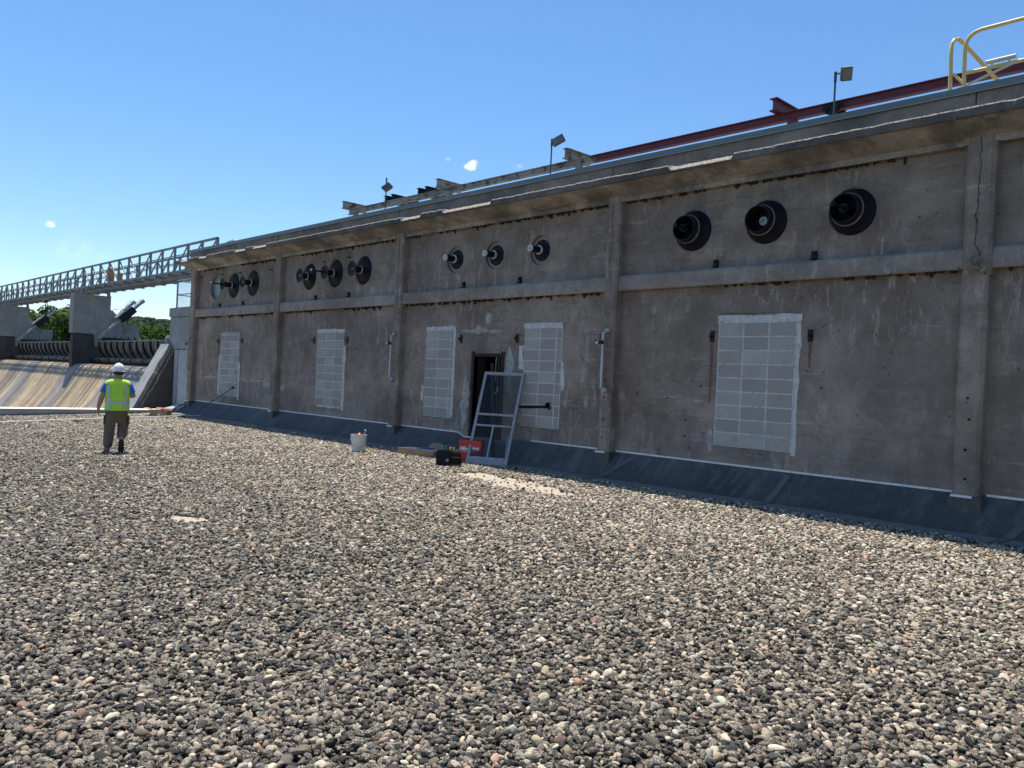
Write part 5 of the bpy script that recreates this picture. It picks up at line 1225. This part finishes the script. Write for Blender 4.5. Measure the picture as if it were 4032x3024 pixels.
def gate(xa, xb, label):
    t = thing('spillway_gate', label, 'gate', ((xa + xb) / 2, 3.2, 1.45), 'ribbed steel gates between the piers')
    n = 10; prof = [(3.48 - .33 * (i / n) - .10 * math.sin(math.pi * i / n), 1.78 + .86 * i / n) for i in range(n + 1)]
    mb = MB(); vs = []
    for y, z in prof: vs += [(xa, y + .12, z), (xb, y + .12, z)]
    mb.add(vs, [(2 * i, 2 * i + 1, 2 * i + 3, 2 * i + 2) for i in range(n)]); mb.build('skin_plate', 'gate', t, smooth=True)
    mb = MB(); mb.box(xa, xb, 3.20, 3.34, 2.62, 2.66); mb.build('top_rail', 'train_top', t)
    k = int((xb - xa) / .92)
    for i in range(k + 1):
        x = xa + .2 + (xb - xa - .4) * i / k
        mb = MB(); f = [(y + .06 - .05 * math.sin(math.pi * min(1, j / n)), z) for j, (y, z) in enumerate(prof)] + [(3.10, 2.80), (3.16, 2.80)] + [(y + .11, z) for y, z in prof[::-1]]
        mb.prism(f, 'x', x - .022, x + .022); mb.bar((x, 3.08, 2.81), (x, 3.18, 2.81), .12, .02); mb.build('rib', 'gate_rib', t)
    x = xa; mb = MB()
    while x < xb:
        x2 = min(xb, x + 1.55); mb.tube([(x + .06, 2.95, 1.64), (x2 - .06, 2.95, 1.64)], .125, 14); mb.tube([(x2 - .12, 2.95, 1.64), (x2, 2.95, 1.64)], .155, 12, k=1); x = x2
    mb.build('hinge_pipe', ['gate_rib', 'gate_rib'], t, smooth=True)
    mb = MB(); mb.box(xa, xb, 3.1, 3.5, 1.3, 1.80); mb.build('sill_beam', 'gate_rib', t)
gate(-46.35, -28.5, 'ribbed dark gate between the abutment and the nearer pier')
gate(-63.4, -47.3, 'ribbed dark gate between the two piers')
gate(-80.0, -64.3, 'ribbed dark gate beyond the further pier at the left edge')

# spillway, ground, water
sp_prof = [(3.9 + .33, 1.40), (3.2, 1.43), (2.7, 1.42), (2.45, 1.35), (2.25, 1.12), (2.02, .72), (1.72, .2), (1.35, -.35), (.9, -.95), (.3, -1.75), (-.5, -2.7), (-1.8, -3.9), (-3.5, -5.0), (-6, -5.9), (-10, -6.3), (-16, -6.4)]
sp_prof = [(y_ - .27, z_) for y_, z_ in sp_prof]
fine = []
for a_, b_ in zip(sp_prof, sp_prof[1:]):
    for i in range(3): fine.append((a_[0] + (b_[0] - a_[0]) * i / 3, a_[1] + (b_[1] - a_[1]) * i / 3))
fine.append(sp_prof[-1])
mb = MB(); xs_ = np.linspace(-130, -28.4, 180); vs = []
for x in xs_:
    for y, z in fine: vs.append((x, y + .02 * noise.noise(Vector((x * .8, y, z))), z))
n = len(fine); mb.add(vs, [(i * n + k, i * n + k + 1, (i + 1) * n + k + 1, (i + 1) * n + k) for i in range(len(xs_) - 1) for k in range(n - 1)])
tag(mb.build('spillway', 'spill', None, smooth=True), kind='structure')
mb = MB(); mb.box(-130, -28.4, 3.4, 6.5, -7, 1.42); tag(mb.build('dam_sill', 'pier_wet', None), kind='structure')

def terr(x, y):
    d = math.hypot(x, y)
    up = min(1, max(0, (y - 3.5) / 2)); 
    shore = min(1, max(0, (-x - 95) / 25)); shore = max(shore, min(1, max(0, (y - 80) / 40)))
    zb = -6 + (2.3 + 6) * shore
    h = zb if y > 4 else -8.0
    if y > 4 or x < -140:
        t = min(1, max(0, (d - 260) / 420)); h2 = 26 * (t * t * (3 - 2 * t)) * (1 + .22 * noise.noise(Vector((x * .006, y * .006, 1)))) * (1.0 - .62 * min(1, max(0, (math.degrees(math.atan2(-x, y + 10.6)) - 72) / 3.5)))
        h = max(h, 2.3 + h2) if shore > 0 or x < -140 else h
    return h
N = 150; c = np.sign(np.linspace(-1, 1, N)) * np.abs(np.linspace(-1, 1, N)) ** 2 * 1800
vs = [(x, y, terr(x, y)) for y in c for x in c]
mb = MB(); mb.add(vs, [(j * N + i, j * N + i + 1, (j + 1) * N + i + 1, (j + 1) * N + i) for j in range(N - 1) for i in range(N - 1)])
tag(mb.build('ground', 'soil', None, smooth=True), kind='structure')
mb = MB(); mb.box(-160, 900, 5.5, 160, 2.15, 2.2); tag(mb.build('reservoir_water', 'water', None), kind='structure')
mb = MB(); mb.box(-160, 900, -900, 3.4, -7.2, -6.6); tag(mb.build('river_water', 'water', None), kind='structure')
mb = MB(); mb.box(-26.75, XR, -34, -.02, -7, -1.0); o = mb.build('lower_building_wall', 'grey_conc', house)

# ---------------------------------------------------------------- trees
def tree_mesh(seed, H_, Wd, m, leafn=1500, ls=.32, dome=1.0):
    rg = random.Random(seed); tk = MB(); cr_ = MB()
    tk.tube([(0, 0, -1), (rg.uniform(-.1, .1), 0, H_ * .25), (rg.uniform(-.3, .3), rg.uniform(-.3, .3), H_ * .6), (0, 0, H_ * .85)], .2, 7, rs=[.28, .22, .13, .04])
    for i in range(7):
        a = rg.uniform(0, 6.28); z = H_ * rg.uniform(.2, .65); L = Wd * rg.uniform(.3, .45)
        tk.tube([(0, 0, z), (math.cos(a) * L * .5, math.sin(a) * L * .5, z + H_ * .07), (math.cos(a) * L, math.sin(a) * L, z + H_ * .16)], .1, 5, rs=[.10, .06, .02])
    cl_ = []
    for i in range(46):
        a = rg.uniform(0, 6.28); t = rg.random(); z = H_ * (.14 + .80 * t); rr = Wd / 2 * math.sqrt(max(.05, 1 - ((t - .38) / .68) ** 2)) * rg.uniform(.35, .95)
        cl_.append((Vector((math.cos(a) * rr, math.sin(a) * rr, z)), Wd * rg.uniform(.11, .20), rg.uniform(0, 1)))
    for i in range(leafn):
        c, r_, tn = cl_[rg.randrange(len(cl_))]; v = Vector((rg.gauss(0, 1), rg.gauss(0, 1), rg.gauss(0, 1))).normalized() * r_ * rg.uniform(.65, 1.08); v.z *= .75
        p = c + v; nrm = (v.normalized() + Vector((rg.uniform(-.7, .7), rg.uniform(-.7, .7), rg.uniform(-.2, .8)))).normalized()
        a_ = nrm.orthogonal().normalized(); b_ = nrm.cross(a_); s_ = ls * rg.uniform(.6, 1.3); q = rg.uniform(0, 6.28); a_, b_ = a_ * math.cos(q) + b_ * math.sin(q), b_ * math.cos(q) - a_ * math.sin(q)
        tn2 = min(1, max(0, tn * .5 + rg.uniform(0, .5)))
        cr_.add([p - a_ * s_, p - b_ * s_ * .55, p + a_ * s_, p + b_ * s_ * .55], [(0, 1, 2, 3)], tone=tn2)
    return tk, cr_
protos = []
def tree(x, y, z, H_, Wd, m, label, seed, ls=.32, n=1500, group='trees beyond the reservoir'):
    y -= 10.6
    t = thing('tree', label, 'tree', (x, y, z), group); t['_w'] = [0, 0, 0]
    a_, b_ = tree_mesh(seed, H_, Wd, m, n, ls)
    a_.build('trunk', 'bark', t); b_.build('crown', m, t)
    return t
TL = [(-160, 43.5, 9.5, 10, 'leaf2', 'broad yellow-green tree filling the gap between the two piers'), (-168, 40.5, 9.6, 9, 'leaf2', 'rounded yellow-green tree just left of the broad one between the piers'),
      (-176, 49.5, 10.5, 6.5, 'leaf3', 'dark pointed tree rising behind the broad tree left of the nearer pier'), (-150, 44.6, 6.5, 7, 'leaf', 'low bushy tree touching the nearer pier on its left'),
      (-180, 38, 7, 9, 'leaf', 'mid green tree low behind the further pier ram'), (-172, 33.5, 8, 9, 'leaf', 'mid green tree seen past the further pier')]
for i, (x, y, H_, Wd, m, l) in enumerate(TL): tree(x, y, 1.8, H_, Wd, m, l, i + 1, .42, 4200)
G2 = 'rounded trees in the gap right of the nearer pier'
for i, (x, y, H_, Wd, nm) in enumerate([(-200, 67.0, 8.2, 10, 'first from the nearer pier'), (-206, 70.5, 9.2, 10, 'second from the nearer pier, tall and rounded'), (-196, 68.7, 6.2, 9, 'low and bright in front of its neighbours'), (-204, 73.5, 8.0, 10, 'third from the nearer pier'),
                                        (-200, 75.0, 9.0, 10, 'beside the abutment, bright green'), (-208, 79.0, 9.4, 11, 'partly hidden by the abutment block')]):
    tree(x, y, 1.8, H_, Wd, ('leaf', 'leaf2')[i % 3 == 2], 'bushy green tree ' + nm, 20 + i, .46, 3200, G2)
# wooded hill far behind: canopy as one mass
def wood():
    mb = MB(); rg = random.Random(5)
    for i in range(3600):
        az = rg.uniform(R(62), R(84)); d = rg.uniform(330, 720); x, y = -math.sin(az) * d, math.cos(az) * d - 10.6
        z = terr(x, y); s_ = rg.uniform(4.0, 7.0)
        c = Vector((x, y, z + s_ * .5)); tn = rg.random()
        for k in range(9):
            v = Vector((rg.gauss(0, 1), rg.gauss(0, 1), abs(rg.gauss(0, 1)))).normalized() * s_ * .7; nrm = (v.normalized() + Vector((rg.uniform(-.5, .5), rg.uniform(-.5, .5), 0))).normalized()
            a_ = nrm.orthogonal().normalized() * s_ * .55; b_ = nrm.cross(a_.normalized()) * s_ * .5; p = c + v
            mb.add([p - a_, p - b_, p + a_, p + b_], [(0, 1, 2, 3)], tone=tn * .6 + rg.random() * .4)
    return mb
M['leaf_far'] = foliage('far_hill_foliage', (.030, .055, .032), (.055, .085, .045))
tag(wood().build('hill_forest', 'leaf_far', None), 'dark green wood covering the far hill beyond the reservoir', 'woodland', kind='stuff')

# ---------------------------------------------------------------- the worker
def skin_obj(name, nodes, edges, m, parent, root=0, sub=2):
    me = bpy.data.meshes.new(name); o0 = Vector(parent['_w'])
    me.from_pydata([tuple(Vector(p) - o0) for p, r_ in nodes], edges, []); me.materials.append(M[m])
    o = bpy.data.objects.new(name, me); COL.objects.link(o); o.parent = parent
    md = o.modifiers.new('skin', 'SKIN'); md.use_smooth_shade = True
    sv = me.skin_vertices[0].data
    for i, (p, r_) in enumerate(nodes):
        sv[i].radius = r_ if isinstance(r_, tuple) else (r_, r_); sv[i].use_root = (i == root)
    s_ = o.modifiers.new('sub', 'SUBSURF'); s_.levels = sub; s_.render_levels = sub
    return o
def person():
    base = Vector((-15.52, -5.60, -.125)); Fd = Vector((-.953, .303, 0)); Rt = Vector((.303, .953, 0)); U = Vector((0, 0, 1))
    t = thing('person', 'worker in white helmet and lime hi-vis vest walking away across the gravel', 'person', tuple(base))
    def P(u, f, z): return base + Rt * u + Fd * f + U * z
    nodes = [(P(0, 0, .88), (.13, .10)), (P(0, .01, 1.05), (.13, .09)), (P(0, .0, 1.23), (.115, .08)), (P(0, .01, 1.345), (.065, .06)), (P(0, .03, 1.40), (.055, .055)), (P(0, .05, 1.47), (.072, .085)), (P(0, .055, 1.545), (.072, .085)),
             (P(-.165, 0, 1.27), .044), (P(-.255, -.01, 1.01), .050), (P(-.30, .04, .84), .040), (P(-.305, .06, .765), (.050, .030)),
             (P(.17, 0, 1.27), .044), (P(.262, .0, 1.03), .052), (P(.20, .20, 1.07), .032), (P(.175, .27, 1.09), (.038, .024)),
             (P(-.10, 0, .80), .085), (P(-.115, .02, .45), .06), (P(-.13, -.01, .12), .042), (P(-.14, .08, .05), .035),
             (P(.11, .02, .80), .085), (P(.115, .17, .45), .06), (P(.09, -.10, .25), .042), (P(.095, -.06, .14), .035)]
    E = [(0, 1), (1, 2), (2, 3), (3, 4), (4, 5), (5, 6), (2, 7), (7, 8), (8, 9), (9, 10), (2, 11), (11, 12), (12, 13), (13, 14), (0, 15), (15, 16), (16, 17), (17, 18), (0, 19), (19, 20), (20, 21), (21, 22)]
    def fingers(pi, dirv, side, fold):
        dirv = Vector(dirv).normalized(); side = Vector(side).normalized()
        for k, (o_, L) in enumerate(((-.030, .066), (-.010, .076), (.010, .070), (.029, .054))):
            a_ = len(nodes); p0 = nodes[pi][0] + side * o_ + dirv * .028
            nodes.append((p0, .011)); nodes.append((p0 + dirv * L * .55, .010)); nodes.append((p0 + dirv * L * .85 + Vector(fold) * L * .4, .009)); E.extend([(pi, a_), (a_, a_ + 1), (a_ + 1, a_ + 2)])
        a_ = len(nodes); p0 = nodes[pi][0] + side * .035 - dirv * .005
        nodes.append((p0, .011)); nodes.append((p0 + side * .02 + dirv * .035, .0095)); E.extend([(pi, a_), (a_, a_ + 1)])
    fingers(10, -U + Fd * .2 + Rt * .1, Fd, Rt * .5); fingers(14, Fd * .7 - Rt * .5, U, -Rt)
    body = skin_obj('body', nodes, E, 'skin', t)
    # ears
    for s_ in (-1, 1):
        mb = MB(); mb.lathe([(.001, 0), (.022, .004), (.026, .012), (.016, .018), (.001, .014)], P(s_ * .072, .045, 1.49), Rt * s_ - Fd * .3, 10); mb.build('ear', 'skin', t, smooth=True)
    mb = MB(); mb.lathe([(.001, 0), (.012, .005), (.018, .03), (.001, .05)], P(0, .145, 1.50), -U, 8); mb.build('nose', 'skin', t, smooth=True)
    # hair at the nape
    mb = MB(); vs = []; fs = []; n = 18
    for j in range(7):
        z = 1.425 + j * .022
        for i in range(n + 1):
            a = math.pi * (1.0 * i / n) + math.pi; rr = .083 + .006 * j / 6; vs.append(P(math.cos(a) * rr * .97, .04 + math.sin(a) * rr * 1.05, z))
    for j in range(6):
        for i in range(n): a_ = j * (n + 1) + i; fs.append((a_, a_ + 1, a_ + n + 2, a_ + n + 1))
    mb.add(vs, fs); mb.build('hair', 'hair', t, smooth=True)
    # helmet
    mb = MB(); vs = []; fs = []; n = 32; rings = [(1.0, 0), (1.01, .018), (.985, .045), (.92, .075), (.78, .105), (.55, .128), (.28, .140), (.02, .143)]
    for k, (s_, z) in enumerate(rings):
        for i in range(n): a = 2 * math.pi * i / n; vs.append(P(math.cos(a) * .097 * s_, .05 + math.sin(a) * .122 * s_, 1.492 + z))
    for k in range(len(rings) - 1):
        for i in range(n): fs.append((k * n + i, k * n + (i + 1) % n, (k + 1) * n + (i + 1) % n, (k + 1) * n + i))
    mb.add(vs, fs)
    vs = []
    for i in range(n):   # brim, longer in front
        a = 2 * math.pi * i / n; e = .014 + .035 * max(0, math.sin(a)) ** 2; vs += [P(math.cos(a) * .097, .05 + math.sin(a) * .122, 1.495), P(math.cos(a) * (.097 + e), .05 + math.sin(a) * (.122 + e), 1.487), P(math.cos(a) * (.093), .05 + math.sin(a) * .116, 1.485)]
    mb.add(vs, [(3 * i + k, 3 * ((i + 1) % n) + k, 3 * ((i + 1) % n) + k + 1, 3 * i + k + 1) for i in range(n) for k in range(2)])
    mb.tube([P(0, -.070, 1.535), P(0, -.03, 1.610), P(0, .05, 1.636), P(0, .13, 1.605), P(0, .168, 1.535)], .009, 8)
    hel = mb.build('helmet', 'helmet', t, smooth=True)
    mb = MB(); vs = []
    for i in range(15): a = math.pi + math.pi * i / 14; vs += [P(math.cos(a) * .094, .045 + math.sin(a) * .108, 1.455), P(math.cos(a) * .098, .045 + math.sin(a) * .114, 1.500)]
    mb.add(vs, [(2 * i, 2 * i + 2, 2 * i + 3, 2 * i + 1) for i in range(14)]); mb.build('suspension_band', 'grey_plastic', hel)
    # shirt sleeves and collar
    skin_obj('shirt', [(P(0, 0, 1.10), (.145, .10)), (P(0, 0, 1.25), (.15, .095)), (P(0, .01, 1.35), (.068, .066)), (P(-.17, 0, 1.275), .062), (P(-.222, -.005, 1.14), .062), (P(-.240, -.005, 1.075), .068), (P(.175, 0, 1.275), .062), (P(.226, 0, 1.14), .062), (P(.246, 0, 1.075), .068)],
             [(0, 1), (1, 2), (1, 3), (3, 4), (4, 5), (1, 6), (6, 7), (7, 8)], 'blue_shirt', t)
    # trousers
    skin_obj('trousers', [(P(0, 0, .90), (.165, .125)), (P(0, 0, .76), (.18, .14)), (P(-.100, 0, .64), .112), (P(-.110, .015, .45), .098), (P(-.118, 0, .26), .094), (P(-.125, -.01, .085), .080),
                          (P(.103, .03, .64), .112), (P(.115, .14, .46), .100), (P(.10, .02, .35), .094), (P(.095, -.09, .27), .080)],
             [(0, 1), (1, 2), (2, 3), (3, 4), (4, 5), (1, 6), (6, 7), (7, 8), (8, 9)], 'trousers', t)
    for u, f in ((-.20, .0), (.205, .03)):
        mb = MB(); mb.obox(P(u, f, .60), Rt * .012, Fd * .06, U * .09); mb.build('cargo_pocket', 'trousers', t, bevel=.01, smooth=True)
    # boots
    def boot(a, h, toe, nm='boot'):
        o = skin_obj('boot', [(P(*a), .056), (P(*h), .056), (P(*[(x * .5 + y * .5) for x, y in zip(h, toe)]), (.048, .042)), (P(*toe), (.046, .034))], [(0, 1), (1, 2), (2, 3)], 'boot', t, sub=2)
        return o
    boot((-.13, -.01, .13), (-.135, -.02, .055), (-.165, .20, .042))
    boot((.095, -.10, .25), (.092, -.175, .20), (.10, -.06, .035))
    mb = MB(); cpt = P(.094, -.160, .145); up = (P(.092, -.19, .27) - P(.10, -.12, .02)).normalized(); nrm = Rt.cross(up).normalized()
    if nrm.dot(Fd) > 0: nrm = -nrm
    ol = []
    for i in range(24):
        a = 2 * math.pi * i / 24; w = .046 + (.008 if math.sin(a) < 0 else -.004); ol.append((math.cos(a) * w, math.sin(a) * .138))
    a_ = [cpt + Rt * u + up * v + nrm * .040 for u, v in ol]; b_ = [p - nrm * .03 for p in a_]; n = 24
    mb.add(a_ + b_, [tuple(range(n)), tuple(range(2 * n - 1, n - 1, -1))] + [(i, n + i, n + (i + 1) % n, (i + 1) % n) for i in range(n)]); mb.build('boot_sole', 'sole', t, smooth=True)
    # vest: elliptical shell, yoke separate, tape strips lying on it
    def ring(z):
        tt = (z - .78) / (1.335 - .78)
        w = .198 + .006 * math.sin(z * 20) if tt < .62 else .200 - .0 * tt
        if tt > .80: w = .205 - (tt - .80) * .50
        d = .150 - .03 * max(0, tt - .6) + .004 * math.sin(z * 31)
        if tt < .35: w += .012 * (.35 - tt) / .35
        return w, d
    def vp(a, z, o_=0.):
        w, d = ring(z); c, s_ = math.cos(a), math.sin(a); e = .75
        wr = .004 * noise.noise(Vector((a * 2.2, z * 9, 1))) + .003 * noise.noise(Vector((a * 5, z * 15, 2)))
        return P(math.copysign(abs(c) ** e, c) * (w + o_ + wr), .0 + math.copysign(abs(s_) ** e, s_) * (d + o_ + wr), z)
    def shell(z0, z1, a0, a1, nz_, na, o_=0.):
        mb = MB(); vs = []
        for j in range(nz_ + 1):
            for i in range(na + 1): vs.append(vp(a0 + (a1 - a0) * i / na, z0 + (z1 - z0) * j / nz_, o_))
        mb.add(vs, [(j * (na + 1) + i, j * (na + 1) + i + 1, (j + 1) * (na + 1) + i + 1, (j + 1) * (na + 1) + i) for j in range(nz_) for i in range(na)]); return mb
    v = shell(.775, 1.255, 0, 2 * math.pi, 16, 48); v.build('vest', 'vest', t, smooth=True)
    y_ = MB(); vs = []; n = 40; nz_ = 8
    for j in range(nz_ + 1):
        tt = j / nz_; z = 1.245 + .105 * math.sin(tt * math.pi / 2)
        for i in range(n):
            a = 2 * math.pi * i / n; c, s_ = math.cos(a), math.sin(a); w = .222 - (.222 - .085) * tt ** 2.0; d = .142 - (.142 - .085) * tt ** 1.3
            drop = 0 if j < 1 else -.02 * abs(c) ** 3 * tt
            vs.append(P(math.copysign(abs(c) ** .8, c) * w, math.copysign(abs(s_) ** .8, s_) * d, z + drop))
    y_.add(vs, [(j * n + i, j * n + (i + 1) % n, (j + 1) * n + (i + 1) % n, (j + 1) * n + i) for j in range(nz_) for i in range(n)]); y_.build('vest_yoke', 'vest_yoke', t, smooth=True)
    def strip(u0, u1, z0, z1):   # vertical tape over the back and up to the shoulder
        mb = MB(); vs = []; m_ = 20
        for j in range(m_ + 1):
            z = z0 + (z1 - z0) * j / m_
            for s_ in (-.018, .018):
                u = u0 + (u1 - u0) * j / m_ + s_; w, d = ring(min(z, 1.25)); q = min(.98, abs(u) / w); ang = -math.acos(q ** (1 / .75)) if u > 0 else -(math.pi - math.acos(q ** (1 / .75)))
                p = vp(ang, min(z, 1.25), .007)
                if z > 1.25: p = p + U * (z - 1.25) + Fd * (z - 1.25) * 1.05
                vs.append(p)
        mb.add(vs, [(2 * j, 2 * j + 1, 2 * j + 3, 2 * j + 2) for j in range(m_)]); return mb
    strip(-.115, -.148, .785, 1.305).build('reflective_tape', 'tape', t); strip(.108, .135, .785, 1.305).build('reflective_tape', 'tape', t)
    shell(.90, .945, 0, 2 * math.pi, 2, 48, .006).build('reflective_tape', 'tape', t, smooth=True)
person()

# housekeeping: drop helper properties
for o in bpy.data.objects:
    if '_w' in o: del o['_w']
